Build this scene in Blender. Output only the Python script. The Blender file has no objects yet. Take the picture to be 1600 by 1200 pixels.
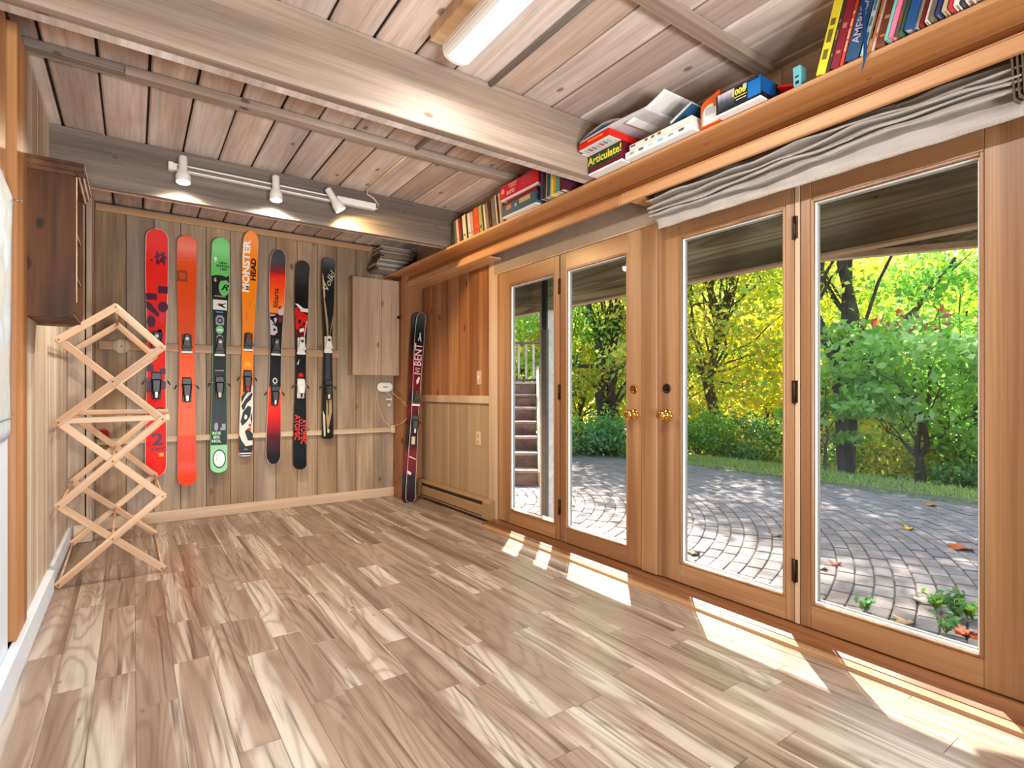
import bpy, bmesh, math, random
import numpy as np
from mathutils import Vector, Matrix, Euler
random.seed(7); RNG = np.random.default_rng(11)
sc = bpy.context.scene
COL = sc.collection
PI = math.pi
# ------------------------------------------------------------------ camera, sky, sun, exposure
FPX, HY, CAM_H = 843.0, 612.0, 1.08
YAW = math.radians(35.03); SY, CY = math.sin(YAW), math.cos(YAW)
cam = bpy.data.cameras.new('camera'); camo = bpy.data.objects.new('camera', cam); COL.objects.link(camo)
camo.location = (0, 0, CAM_H); camo.rotation_euler = (PI/2, 0, -YAW)
cam.sensor_width = 36; cam.lens = 36*FPX/1600; cam.shift_y = (HY-600)/1600; cam.clip_start = .02; cam.clip_end = 300
sc.camera = camo
wd = bpy.data.worlds.new('sky'); sc.world = wd; wd.use_nodes = True
wn = wd.node_tree.nodes; wl = wd.node_tree.links
sky = wn.new('ShaderNodeTexSky'); sky.sky_type = 'NISHITA'; sky.sun_disc = False
sky.sun_elevation = math.radians(50); sky.sun_rotation = math.radians(45); sky.air_density = 1.0; sky.dust_density = 1.5
SKY_STRENGTH = .68
wl.new(sky.outputs[0], wn['Background'].inputs[0]); wn['Background'].inputs[1].default_value = SKY_STRENGTH
sun = bpy.data.lights.new('sun', 'SUN'); sun.energy = 27.0; sun.angle = math.radians(.6); sun.color = (1, .95, .86)
so = bpy.data.objects.new('sun', sun); COL.objects.link(so)
SUND = Vector((-.70, -.714, -1.19)).normalized(); so.rotation_euler = SUND.to_track_quat('-Z', 'Y').to_euler(); so.location = (8, 8, 12)
sc.view_settings.view_transform = 'Standard'; sc.view_settings.look = 'None'
sc.view_settings.exposure = 0.0; sc.view_settings.gamma = 1.0; sc.view_settings.use_curve_mapping = False
TUBE_POWER, SPOT_POWER = .84, 1.45
try:
    sc.cycles.use_denoising = True; sc.cycles.max_bounces = 10; sc.cycles.transparent_max_bounces = 24
    sc.cycles.diffuse_bounces = 5; sc.cycles.sample_clamp_indirect = 6; sc.cycles.caustics_reflective = False; sc.cycles.caustics_refractive = False
except Exception: pass

# ------------------------------------------------------------------ pixel helpers (real depth given by a world plane)
def ray(u, v):
    t = (u-800)/FPX; return (SY+t*CY, CY-t*SY, (HY-v)/FPX)
def PX(u, v, x): r = ray(u, v); d = x/r[0]; return Vector((x, r[1]*d, CAM_H+r[2]*d))
def PY(u, v, y): r = ray(u, v); d = y/r[1]; return Vector((r[0]*d, y, CAM_H+r[2]*d))
def PZ(u, v, z): r = ray(u, v); d = (z-CAM_H)/r[2]; return Vector((r[0]*d, r[1]*d, z))
def PD(u, v, d): r = ray(u, v); return Vector((r[0]*d, r[1]*d, CAM_H+r[2]*d))
def proj(x, y, z):
    d = SY*x+CY*y; return 800+FPX*(CY*x-SY*y)/d, HY-FPX*(z-CAM_H)/d, d

# ------------------------------------------------------------------ mesh builder
class MB:
    def __init__(s): s.v = []; s.f = []; s.m = []; s.sm = []
    def add(s, vs, fs, mi=0, smooth=False, M=None):
        b = len(s.v)
        if M is not None: vs = [tuple(M @ Vector(p)) for p in vs]
        s.v += [tuple(p) for p in vs]
        for f in fs: s.f.append(tuple(b+i for i in f)); s.m.append(mi); s.sm.append(smooth)
        return s
    def _convex(s, vs, fs, mi, M):
        c = sum((Vector(p) for p in vs), Vector())/len(vs); out = []
        for f in fs:
            p = [Vector(vs[i]) for i in f]; n = (p[1]-p[0]).cross(p[2]-p[0]); fc = sum(p, Vector())/len(p)
            out.append(f if n.dot(fc-c) >= 0 else tuple(reversed(f)))
        return s.add(vs, out, mi, False, M)
    def box(s, x0, x1, y0, y1, z0, z1, mi=0, M=None):
        vs = [(x, y, z) for x in (x0, x1) for y in (y0, y1) for z in (z0, z1)]
        return s._convex(vs, [(0, 1, 3, 2), (4, 5, 7, 6), (0, 1, 5, 4), (2, 3, 7, 6), (0, 2, 6, 4), (1, 3, 7, 5)], mi, M)
    def cbox(s, x0, x1, y0, y1, z0, z1, c=.003, mi=0, M=None):
        lo = (min(x0, x1), min(y0, y1), min(z0, z1)); hi = (max(x0, x1), max(y0, y1), max(z0, z1))
        cc = [min(c, (hi[i]-lo[i])*.45) for i in range(3)]; vs = []; ix = {}
        S = [(a, b, d) for a in (0, 1) for b in (0, 1) for d in (0, 1)]
        for k in S:
            for ax in range(3):
                p = []
                for i in range(3):
                    e = (lo, hi)[k[i]][i]
                    if i != ax: e += cc[i]*(1 if k[i] == 0 else -1)
                    p.append(e)
                ix[k, ax] = len(vs); vs.append(tuple(p))
        fs = []
        for ax in range(3):
            o = [i for i in range(3) if i != ax]
            for sd in (0, 1):
                q = []
                for a, b in ((0, 0), (1, 0), (1, 1), (0, 1)):
                    k = [0, 0, 0]; k[ax] = sd; k[o[0]] = a; k[o[1]] = b; q.append(ix[tuple(k), ax])
                fs.append(tuple(q))
            for a in (0, 1):
                for b in (0, 1):
                    k0 = [0, 0, 0]; k1 = [0, 0, 0]; k0[o[0]] = k1[o[0]] = a; k0[o[1]] = k1[o[1]] = b; k1[ax] = 1
                    fs.append((ix[tuple(k0), o[0]], ix[tuple(k1), o[0]], ix[tuple(k1), o[1]], ix[tuple(k0), o[1]]))
        for k in S: fs.append(tuple(ix[k, a] for a in range(3)))
        return s._convex(vs, fs, mi, M)
    def prism(s, poly, axis, a0, a1, mi=0, M=None, smooth=False):
        def P(p, a): q = list(p); q.insert(axis, a); return tuple(q)
        n = len(poly); vs = [P(p, a0) for p in poly]+[P(p, a1) for p in poly]
        fs = [tuple(range(n)), tuple(reversed(range(n, 2*n)))]
        s.add(vs, fs, mi, False, M); b = len(s.v)-2*n
        for i in range(n):
            j = (i+1) % n; s.f.append((b+i, b+n+i, b+n+j, b+j)); s.m.append(mi); s.sm.append(smooth)
        return s
    def tube(s, pts, r, n=8, mi=0, cap=True, M=None):
        pts = [Vector(p) for p in pts]; R = r if isinstance(r, (list, tuple)) else [r]*len(pts); vs = []; fs = []
        ref = Vector((0, 0, 1))
        for i, p in enumerate(pts):
            d = (pts[min(i+1, len(pts)-1)]-pts[max(i-1, 0)]).normalized()
            if abs(d.dot(ref)) > .95: ref = Vector((1, 0, 0)) if abs(d.x) < .9 else Vector((0, 1, 0))
            a = d.cross(ref).normalized(); b = d.cross(a)
            for k in range(n):
                w = 2*PI*k/n; vs.append(tuple(p+(a*math.cos(w)+b*math.sin(w))*R[i]))
        for i in range(len(pts)-1):
            for k in range(n):
                l = (k+1) % n; fs.append((i*n+k, i*n+l, (i+1)*n+l, (i+1)*n+k))
        s.add(vs, fs, mi, True, M)
        if cap:
            b = len(s.v)-len(vs)
            for q in (tuple(range(b, b+n)), tuple(range(b+len(vs)-n, b+len(vs)))): s.f.append(q); s.m.append(mi); s.sm.append(False)
        return s
    def lathe(s, prof, n=20, mi=0, M=None, smooth=True):
        vs = []; fs = []
        for r, z in prof:
            for k in range(n): w = 2*PI*k/n; vs.append((r*math.cos(w), r*math.sin(w), z))
        for i in range(len(prof)-1):
            for k in range(n):
                l = (k+1) % n; fs.append((i*n+k, i*n+l, (i+1)*n+l, (i+1)*n+k))
        s.add(vs, fs, mi, smooth, M); b = len(s.v)-len(vs)
        for i0 in (0, len(prof)-1):
            if prof[i0][0] > 1e-5: s.f.append(tuple(range(b+i0*n, b+i0*n+n))); s.m.append(mi); s.sm.append(False)
        return s
    def grid(s, nu, nv, fn, mi=0, smooth=True):
        vs = [fn(i/nu, j/nv) for i in range(nu+1) for j in range(nv+1)]
        fs = [(i*(nv+1)+j, (i+1)*(nv+1)+j, (i+1)*(nv+1)+j+1, i*(nv+1)+j+1) for i in range(nu) for j in range(nv)]
        return s.add(vs, fs, mi, smooth)
    def text(s, body, size, M=None, fn=None, mi=0, extrude=.0003, align='CENTER', bold=0, shear=0):
        c = bpy.data.curves.new('t', 'FONT'); c.body = body; c.size = size; c.align_x = align; c.align_y = 'CENTER'; c.extrude = extrude; c.resolution_u = 2; c.offset = bold; c.shear = shear
        o = bpy.data.objects.new('t', c); COL.objects.link(o); me = bpy.data.meshes.new_from_object(o)
        vs = [v.co.copy() for v in me.vertices]; fs = [tuple(p.vertices) for p in me.polygons]
        if fn: vs = [fn(v) for v in vs]
        s.add(vs, fs, mi, False, M); bpy.data.objects.remove(o); bpy.data.curves.remove(c); bpy.data.meshes.remove(me)
        return s

WLOC = {}
def tag(o, label=None, cat=None, group=None, kind=None):
    if label: o['label'] = label
    if cat: o['category'] = cat
    if group: o['group'] = group
    if kind: o['kind'] = kind
    return o
def wloc(o):
    return WLOC.get(o.name, Vector((0, 0, 0)))
def obj(name, mb, mat, parent=None, label=None, cat=None, group=None, kind=None, local=False, recalc=True, origin=None):
    """link the builder as ONE mesh object; coordinates are world (parent unrotated) unless local"""
    vs = mb.v
    if parent is None:
        if origin is None and vs:
            a = np.array(vs); origin = Vector(((a[:, 0].min()+a[:, 0].max())/2, (a[:, 1].min()+a[:, 1].max())/2, a[:, 2].min()))
        off = origin
    elif local: off = Vector((0, 0, 0))
    else: off = wloc(parent)
    off = off or Vector((0, 0, 0))
    me = bpy.data.meshes.new(name); me.from_pydata([(p[0]-off[0], p[1]-off[1], p[2]-off[2]) for p in vs], [], mb.f)
    mats = mat if isinstance(mat, (list, tuple)) else [mat]
    for m in mats: me.materials.append(m)
    me.polygons.foreach_set('material_index', mb.m); me.polygons.foreach_set('use_smooth', mb.sm)
    if recalc and len(mb.f) < 6000:
        bm = bmesh.new(); bm.from_mesh(me); bmesh.ops.recalc_face_normals(bm, faces=bm.faces); bm.to_mesh(me); bm.free()
    me.update()
    o = bpy.data.objects.new(name, me); COL.objects.link(o)
    if parent is not None: o.parent = parent; WLOC[o.name] = Vector(off) if not local else Vector((0, 0, 0))
    else: o.location = off; WLOC[o.name] = Vector(off)
    return tag(o, label, cat, group, kind)
def thing(name, label, cat, loc, group=None, kind=None, M=None):
    o = bpy.data.objects.new(name, None); COL.objects.link(o); o.empty_display_size = .05
    if M is not None: o.matrix_world = M
    else: o.location = loc
    WLOC[o.name] = Vector(loc) if loc is not None else Vector((0, 0, 0))
    return tag(o, label, cat, group, kind)

# ------------------------------------------------------------------ materials
def lin(c):
    return tuple(((x/255)/12.92 if x/255 <= .04045 else ((x/255+.055)/1.055)**2.4) for x in c)+(1,)
class NT:
    def __init__(s, name):
        s.m = bpy.data.materials.new(name); s.m.use_nodes = True; s.t = s.m.node_tree; s.n = s.t.nodes; s.l = s.t.links
        s.b = s.n['Principled BSDF']; s.out = s.n['Material Output']
    def node(s, typ, **kw):
        n = s.n.new(typ)
        for k, v in kw.items(): setattr(n, k, v)
        return n
    def put(s, n, i, v):
        if v is None: return
        if hasattr(v, 'links'): s.l.new(v, n.inputs[i])
        else: n.inputs[i].default_value = v
    def math(s, op, a, b=None, c=None, clamp=False):
        n = s.node('ShaderNodeMath', operation=op); n.use_clamp = clamp
        s.put(n, 0, a); s.put(n, 1, b); s.put(n, 2, c); return n.outputs[0]
    def vec(s, op, a, b=None, c=None):
        n = s.node('ShaderNodeVectorMath', operation=op); s.put(n, 0, a); s.put(n, 1, b); s.put(n, 2, c); return n.outputs[1 if op == 'DOT_PRODUCT' else 0]
    def mix(s, f, a, b, mode='MIX'):
        n = s.node('ShaderNodeMix', data_type='RGBA', blend_type=mode); n.clamp_factor = True
        s.put(n, 0, f); s.put(n, 6, a); s.put(n, 7, b); return n.outputs[2]
    def ramp(s, f, stops, interp='LINEAR'):
        n = s.node('ShaderNodeValToRGB'); n.color_ramp.interpolation = interp; e = n.color_ramp.elements
        while len(e) < len(stops): e.new(.5)
        for el, (p, c) in zip(e, stops): el.position = p; el.color = c
        s.put(n, 0, f); return n.outputs[0]
    def noise(s, v, scale=1, detail=2, rough=.5, dist=0):
        n = s.node('ShaderNodeTexNoise'); s.put(n, 'Vector', v); n.inputs['Scale'].default_value = scale; n.inputs['Detail'].default_value = detail
        n.inputs['Roughness'].default_value = rough; n.inputs['Distortion'].default_value = dist; return n.outputs[0]
    def mrange(s, v, a, b, c=0., d=1., smooth=False):
        n = s.node('ShaderNodeMapRange', interpolation_type='SMOOTHSTEP' if smooth else 'LINEAR'); s.put(n, 0, v); s.put(n, 1, a); s.put(n, 2, b); s.put(n, 3, c); s.put(n, 4, d); return n.outputs[0]
    def bump(s, h, strength=.2, dist=.01):
        n = s.node('ShaderNodeBump'); n.inputs['Strength'].default_value = strength; n.inputs['Distance'].default_value = dist; s.put(n, 'Height', h); s.l.new(n.outputs[0], s.b.inputs['Normal'])
def plain(name, rgb, rough=.5, metal=0, spec=.5, emit=None, estr=0, vary=0, coat=0, trans=0):
    t = NT(name); t.b.inputs['Base Color'].default_value = lin(rgb); t.b.inputs['Roughness'].default_value = rough; t.b.inputs['Metallic'].default_value = metal
    t.b.inputs['Specular IOR Level'].default_value = spec
    if coat: t.b.inputs['Coat Weight'].default_value = coat; t.b.inputs['Coat Roughness'].default_value = .15
    if emit: t.b.inputs['Emission Color'].default_value = lin(emit); t.b.inputs['Emission Strength'].default_value = estr
    if vary:
        p = t.node('ShaderNodeNewGeometry').outputs['Position']; f = t.noise(p, 14, 4, .6)
        d = tuple(c*(1-vary) for c in rgb); l = tuple(min(255, c*(1+vary*.6)) for c in rgb)
        t.l.new(t.ramp(f, [(.35, lin(d)), (.65, lin(l))]), t.b.inputs['Base Color'])
    return t.m
def wood(name, dark, mid, light, axis=1, coord='pos', cross=8., along=.8, ring=9., ringw=.35, fine=.3, var=.25, rough=.55, knots=0., knotc=(60, 35, 18), bump=.12, spread=(.36, .5, .64), stain=0., stainc=(110, 100, 95), coat=0., satvar=.0, desat=.15, gain=1.04):
    def ds(c, k=desat):
        g = .3*c[0]+.55*c[1]+.15*c[2]; return tuple(min(255, (x*(1-k)+g*k)*gain) for x in c)
    dark, mid, light = ds(dark), ds(mid), ds(light)
    t = NT(name)
    p = t.node('ShaderNodeNewGeometry').outputs['Position'] if coord == 'pos' else t.node('ShaderNodeTexCoord').outputs['Object']
    rnd = t.node('ShaderNodeObjectInfo').outputs['Random']
    off = t.node('ShaderNodeCombineXYZ')
    for i, k in enumerate((37.7, 91.3, 53.1)): t.put(off, i, t.math('MULTIPLY', rnd, k))
    sc3 = [cross]*3; sc3[axis] = along
    v = t.vec('MULTIPLY_ADD', p, tuple(sc3), off.outputs[0])
    n1 = t.noise(v, .55, 2, .5, .3)
    rg = t.math('SINE', t.math('MULTIPLY', n1, ring*6.283)); rg = t.math('POWER', t.math('MULTIPLY_ADD', rg, .5, .5), 2.2)
    v2 = t.vec('ADD', v, (17.3, 5.1, 9.9)); n2 = t.noise(v2, .5, 3, .55, .2)
    s4 = [cross*9]*3; s4[axis] = along*3.2
    n3 = t.noise(t.vec('MULTIPLY_ADD', p, tuple(s4), off.outputs[0]), 1, 3, .65)
    col = t.ramp(n2, [(spread[0], lin(dark)), (spread[1], lin(mid)), (spread[2], lin(light))])
    col = t.mix(t.math('MULTIPLY', rg, ringw), col, lin(dark))
    fl = t.mrange(n3, .3, .7, 1-fine, 1+fine*.45); col = t.mix(1., col, t.node('ShaderNodeCombineColor').outputs[0], 'MULTIPLY') if False else col
    hsv = t.node('ShaderNodeHueSaturation'); t.put(hsv, 'Color', col)
    br = t.math('MULTIPLY', fl, t.math('MULTIPLY_ADD', rnd, var, 1-var/2)); t.put(hsv, 'Value', br)
    if satvar: t.put(hsv, 'Saturation', t.math('MULTIPLY_ADD', t.math('FRACT', t.math('MULTIPLY', rnd, 7.13)), satvar, 1-satvar/2))
    col = hsv.outputs[0]
    if stain:
        ns = t.noise(p, 2.3, 4, .6); col = t.mix(t.math('MULTIPLY', t.mrange(ns, .5, .68, 0, 1, True), stain), col, lin(stainc))
    if knots:
        sx = t.node('ShaderNodeSeparateXYZ'); t.l.new(p, sx.inputs[0]); o2 = [i for i in range(3) if i != axis]
        cu = t.node('ShaderNodeCombineXYZ'); t.put(cu, 0, t.math('MULTIPLY_ADD', t.math('ADD', sx.outputs[o2[0]], sx.outputs[o2[1]]), 4.2, t.math('MULTIPLY', rnd, 61.7))); t.put(cu, 1, t.math('MULTIPLY_ADD', sx.outputs[axis], 2.3, t.math('MULTIPLY', rnd, 29.3)))
        vo = t.node('ShaderNodeTexVoronoi', voronoi_dimensions='2D'); t.l.new(cu.outputs[0], vo.inputs['Vector']); vo.inputs['Scale'].default_value = 1.0
        dd = t.math('ADD', vo.outputs['Distance'], t.math('MULTIPLY_ADD', n3, .05, -.025))
        k = t.math('MULTIPLY', t.mrange(dd, knots*.45, knots, 1, 0, True), t.math('GREATER_THAN', t.vec('DOT_PRODUCT', vo.outputs['Color'], (1, 0, 0)), .62))
        col = t.mix(t.math('MULTIPLY', k, .85), col, lin(knotc))
    t.l.new(col, t.b.inputs['Base Color']); t.b.inputs['Roughness'].default_value = rough
    if coat: t.b.inputs['Coat Weight'].default_value = coat; t.b.inputs['Coat Roughness'].default_value = .25
    if bump: t.bump(t.math('ADD', t.math('MULTIPLY', rg, .4), n3), bump, .004)
    return t.m

M = {}
def floor_mat():
    t = NT('hickory_laminate'); p = t.node('ShaderNodeNewGeometry').outputs['Position']; rnd = t.node('ShaderNodeObjectInfo').outputs['Random']
    off = t.node('ShaderNodeCombineXYZ')
    for i, k in enumerate((37.7, 91.3, 53.1)): t.put(off, i, t.math('MULTIPLY', rnd, k))
    V = lambda c, a: t.vec('MULTIPLY_ADD', p, (c, a, c), off.outputs[0])
    n1 = t.noise(V(5.5, .7), 1, 1.5, .45, .4); rg = t.math('POWER', t.math('MULTIPLY_ADD', t.math('SINE', t.math('MULTIPLY', n1, 105)), .5, .5), 3)
    n2 = t.noise(t.vec('ADD', V(8.5, .42), (7.7, 3.1, 1.9)), 1, 2.5, .5, .25)
    st = t.noise(t.vec('ADD', V(34, .9), (1.7, 8.1, 2.9)), 1, 3, .6, .2); fi = t.noise(V(150, 5), 1, 2, .6)
    col = t.ramp(n2, [(.28, lin((112, 84, 64))), (.40, lin((150, 122, 99))), (.55, lin((168, 141, 118))), (.58, lin((194, 177, 157))), (.70, lin((208, 194, 176)))])
    col = t.mix(t.math('MULTIPLY', rg, .42), col, lin((112, 84, 64))); col = t.mix(t.mrange(st, .55, .68, 0, .8), col, lin((88, 62, 46)))
    vo = t.node('ShaderNodeTexVoronoi'); t.put(vo, 'Vector', V(3.2, 1.6)); k = t.mrange(t.math('ADD', vo.outputs['Distance'], t.math('MULTIPLY_ADD', n1, .12, -.06)), .03, .15, 1, 0, True); col = t.mix(t.math('MULTIPLY', k, .6), col, lin((112, 76, 50)))
    h = t.node('ShaderNodeHueSaturation'); t.put(h, 'Color', col); t.put(h, 'Value', t.math('MULTIPLY', t.mrange(fi, .3, .7, .90, 1.06), t.math('MULTIPLY_ADD', rnd, .16, .80))); t.put(h, 'Saturation', .82)
    t.l.new(h.outputs[0], t.b.inputs['Base Color']); t.b.inputs['Roughness'].default_value = .30; t.bump(fi, .04, .002); return t.m
M['floor'] = floor_mat()
M['ceiling'] = wood('whitewashed_ceiling', (176, 146, 128), (203, 176, 158), (220, 198, 184), 1, cross=6, along=.6, ring=8, ringw=0.34, fine=0.24, var=.26, rough=.7, knots=0.075, knotc=(120, 92, 76), stain=.35, stainc=(176, 150, 132), satvar=.5, desat=0.34, gain=1.07)
M['beam'] = wood('whitewashed_beam', (150, 122, 98), (184, 155, 130), (206, 184, 160), 0, cross=7, along=.5, ring=8, ringw=0.34, fine=0.28, var=.12, rough=.65, knots=0.07, knotc=(88, 62, 44), stain=.3, stainc=(150, 126, 106), desat=0.25, gain=0.9)
M['beam_grey'] = wood('grey_washed_beam', (112, 96, 84), (146, 127, 112), (172, 154, 138), 0, cross=9, along=.45, ring=9, ringw=.3, fine=0.34, var=.12, rough=.65, knots=0.05, knotc=(80, 62, 50), desat=0.2, gain=0.92)
M['back'] = wood('back_wall_plank', (138, 110, 82), (174, 144, 112), (198, 172, 140), 2, cross=7, along=.55, ring=9, ringw=0.4, fine=0.28, var=.28, rough=.6, knots=0.095, knotc=(110, 76, 50), stain=.25, stainc=(140, 122, 104), satvar=.4, desat=0.08, gain=0.97)
M['cabdoor'] = wood('cabinet_door_board', (168, 132, 98), (192, 156, 122), (208, 176, 144), 2, cross=7, along=.6, ring=6, ringw=.25, fine=0.22, var=.1, rough=.6, knots=0.09, knotc=(130, 96, 70), gain=0.95)
M['bleached'] = wood('bleached_wall_board', (176, 150, 120), (208, 188, 162), (226, 214, 196), 2, cross=9, along=.4, ring=7, ringw=0.34, fine=0.28, var=.14, rough=.6, knots=0.06, knotc=(150, 120, 90), desat=0.22, gain=1.03)
M['pine_pale'] = wood('pale_pine_trim', (190, 150, 112), (216, 180, 142), (228, 198, 164), 0, cross=10, along=.5, ring=6, ringw=.22, fine=.12, var=.1, rough=.5, desat=0.25)
M['pine_pale_y'] = wood('pale_pine_trim_long', (186, 148, 112), (214, 184, 150), (230, 206, 176), 1, cross=10, along=.5, ring=6, ringw=.22, fine=.12, var=.1, rough=.5, desat=0.25)
M['batten'] = wood('pine_batten', (150, 104, 62), (182, 134, 86), (200, 156, 108), 0, cross=12, along=.5, ring=6, ringw=.3, fine=.15, var=.1, rough=.5, desat=0.2)
M['white_batten'] = wood('whitened_batten', (180, 150, 116), (206, 180, 146), (220, 200, 170), 0, cross=12, along=.5, ring=6, ringw=.2, fine=.12, var=.1, rough=.55)
M['panel'] = wood('knotty_pine_panel', (150, 94, 52), (184, 122, 74), (202, 144, 94), 2, cross=9, along=.5, ring=7, ringw=.35, fine=.18, var=.16, rough=.45, knots=0.1, knotc=(84, 44, 20), coat=.1, gain=0.86, desat=0.0)
M['cream'] = wood('cream_beadboard', (184, 148, 108), (200, 164, 122), (210, 176, 134), 2, cross=8, along=.4, ring=3, ringw=.08, fine=.06, var=.08, rough=.5, desat=0.1, gain=0.84)
M['shelf'] = wood('orange_pine_shelf', (176, 116, 64), (210, 152, 98), (224, 174, 122), 1, cross=9, along=.45, ring=7, ringw=.35, fine=.14, var=.08, rough=.42, knots=.035, knotc=(96, 56, 28), coat=.15, desat=0.05, gain=0.95)
M['shelf_shaded'] = wood('shelf_ledger_shaded', (150, 88, 40), (184, 116, 60), (200, 134, 76), 1, cross=11, along=.45, ring=7, ringw=.35, fine=.14, var=.06, rough=.42, coat=.15, desat=0.05, gain=0.95)  # shelf pine darkened: the shadow under the shelf is in the colour
M['door'] = wood('door_fir', (156, 104, 62), (188, 136, 90), (204, 156, 110), 2, cross=11, along=.4, ring=5, ringw=.3, fine=0.22, var=.10, rough=.45, knots=.02, knotc=(100, 60, 30), coat=.12, desat=0.0, gain=0.8)
M['door_h'] = wood('door_fir_rail', (156, 104, 62), (188, 136, 90), (204, 156, 110), 1, cross=11, along=.4, ring=5, ringw=.3, fine=.16, var=.10, rough=.45, coat=.12, desat=0.0, gain=0.82)
M['sill'] = wood('dark_sill', (84, 44, 18), (124, 70, 32), (150, 92, 48), 1, cross=14, along=.4, ring=6, ringw=.4, fine=.25, var=.05, rough=.35, coat=.2)
M['casing'] = wood('casing_pine', (196, 152, 112), (214, 174, 134), (226, 190, 152), 2, cross=9, along=.4, ring=4, ringw=.15, fine=.1, var=.05, rough=.5, desat=0.2, gain=0.9)
M['ochre'] = wood('ochre_post', (160, 96, 44), (196, 130, 70), (212, 152, 92), 2, cross=12, along=.4, ring=7, ringw=.4, fine=.15, var=.08, rough=.45)
M['walnut'] = wood('dark_walnut', (50, 26, 8), (98, 56, 22), (136, 86, 40), 2, cross=6, along=.9, ring=9, ringw=.5, fine=.3, var=.2, rough=.75, knots=0.075, knotc=(22, 12, 6), desat=0, gain=0.92)
M['rack'] = wood('beech_slat', (196, 142, 96), (222, 174, 130), (232, 194, 152), 0, coord='obj', cross=26, along=1.2, ring=5, ringw=.22, fine=.12, var=.12, rough=.5, desat=0.2, gain=1.0)
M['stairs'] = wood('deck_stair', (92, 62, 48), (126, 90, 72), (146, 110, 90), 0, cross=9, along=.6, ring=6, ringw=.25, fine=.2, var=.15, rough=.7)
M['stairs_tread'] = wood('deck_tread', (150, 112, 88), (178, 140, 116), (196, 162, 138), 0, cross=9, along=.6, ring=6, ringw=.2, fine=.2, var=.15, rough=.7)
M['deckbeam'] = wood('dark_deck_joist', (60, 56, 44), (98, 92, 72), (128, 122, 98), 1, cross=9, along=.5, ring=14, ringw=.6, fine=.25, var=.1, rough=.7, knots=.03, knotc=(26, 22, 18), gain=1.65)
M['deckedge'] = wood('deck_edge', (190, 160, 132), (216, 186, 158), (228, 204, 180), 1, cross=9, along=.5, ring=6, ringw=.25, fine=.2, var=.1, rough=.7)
M['white'] = plain('white_paint', (232, 232, 228), .4)
M['offwhite'] = plain('off_white_panel', (226, 236, 248), .45)
M['wallgrey'] = plain('taupe_drywall', (150, 134, 118), .8, vary=.03)
M['brass'] = plain('polished_brass', (214, 164, 84), .12, 1)
M['brass_old'] = plain('aged_brass', (150, 106, 52), .35, 1)
M['bronze'] = plain('dark_bronze', (60, 44, 30), .4, .8)
M['steel'] = plain('satin_steel', (170, 170, 168), .3, 1)
M['greymetal'] = plain('grey_conduit', (150, 146, 144), .45, .3)
M['heater'] = plain('taupe_heater_enamel', (150, 120, 84), .4)
M['black'] = plain('black_plastic', (22, 22, 24), .4)
M['darkgap'] = plain('dark_recess', (24, 18, 14), .8)
M['slab'] = plain('dark_subfloor', (70, 56, 44), .8)
M['roofslab'] = plain('dark_ceiling_gap', (46, 34, 26), .9)
M['ivory'] = plain('ivory_plastic', (204, 176, 138), .4)
M['paper'] = plain('paper_pages', (228, 220, 200), .7)
M['lamp_white'] = plain('lamp_white', (226, 222, 212), .35)
M['postgrey'] = plain('grey_painted_post', (108, 100, 92), .6, vary=.06)
M['postwhite'] = plain('weathered_white_post', (222, 212, 206), .6, vary=.08)
_c = {}
def pl(rgb, rough=.45, **k):
    k.setdefault('spec', .18)
    key = (tuple(rgb), rough, tuple(k.items()))
    if key not in _c: _c[key] = plain('paint_%02x%02x%02x' % tuple(int(x) for x in rgb), rgb, rough, **k)
    return _c[key]
def glass_mat():
    t = NT('window_glass'); t.n.remove(t.b)
    tr = t.node('ShaderNodeBsdfTransparent'); tr.inputs[0].default_value = (.93, .95, .94, 1)
    gl = t.node('ShaderNodeBsdfGlossy'); gl.inputs['Roughness'].default_value = .0
    fr = t.node('ShaderNodeLayerWeight'); fr.inputs[0].default_value = .5
    mx = t.node('ShaderNodeMixShader'); t.l.new(t.math('MULTIPLY_ADD', t.math('POWER', fr.outputs[1], 5.0), .55, .018, clamp=True), mx.inputs[0]); t.l.new(tr.outputs[0], mx.inputs[1]); t.l.new(gl.outputs[0], mx.inputs[2]); t.l.new(mx.outputs[0], t.out.inputs[0]); return t.m
M['glass'] = glass_mat()
def emit(name, rgb, s):
    t = NT(name); t.b.inputs['Base Color'].default_value = (.9, .9, .9, 1); t.b.inputs['Emission Color'].default_value = lin(rgb); t.b.inputs['Emission Strength'].default_value = s; return t.m
def leafmat(name, cols, rough=.5, tr=.62):
    t = NT(name); t.n.remove(t.b)
    rn = t.node('ShaderNodeNewGeometry').outputs['Random Per Island']
    c = t.ramp(rn, [(i/max(1, len(cols)-1), lin(x)) for i, x in enumerate(cols)])
    d = t.node('ShaderNodeBsdfDiffuse'); l = t.node('ShaderNodeBsdfTranslucent'); g = t.node('ShaderNodeBsdfGlossy'); g.inputs['Roughness'].default_value = .35
    t.l.new(c, d.inputs[0]); t.l.new(c, l.inputs[0]); mx = t.node('ShaderNodeMixShader'); mx.inputs[0].default_value = tr; t.l.new(d.outputs[0], mx.inputs[1]); t.l.new(l.outputs[0], mx.inputs[2])
    m2 = t.node('ShaderNodeMixShader'); m2.inputs[0].default_value = .05; t.l.new(mx.outputs[0], m2.inputs[1]); t.l.new(g.outputs[0], m2.inputs[2]); t.l.new(m2.outputs[0], t.out.inputs[0]); return t.m
def bark(name, a, b):
    t = NT(name); p = t.node('ShaderNodeNewGeometry').outputs['Position']; f = t.noise(t.vec('MULTIPLY', p, (14, 14, 3)), 1, 4, .65)
    t.l.new(t.ramp(f, [(.3, lin(a)), (.7, lin(b))]), t.b.inputs['Base Color']); t.b.inputs['Roughness'].default_value = .9; t.bump(f, .5, .02); return t.m
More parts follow.
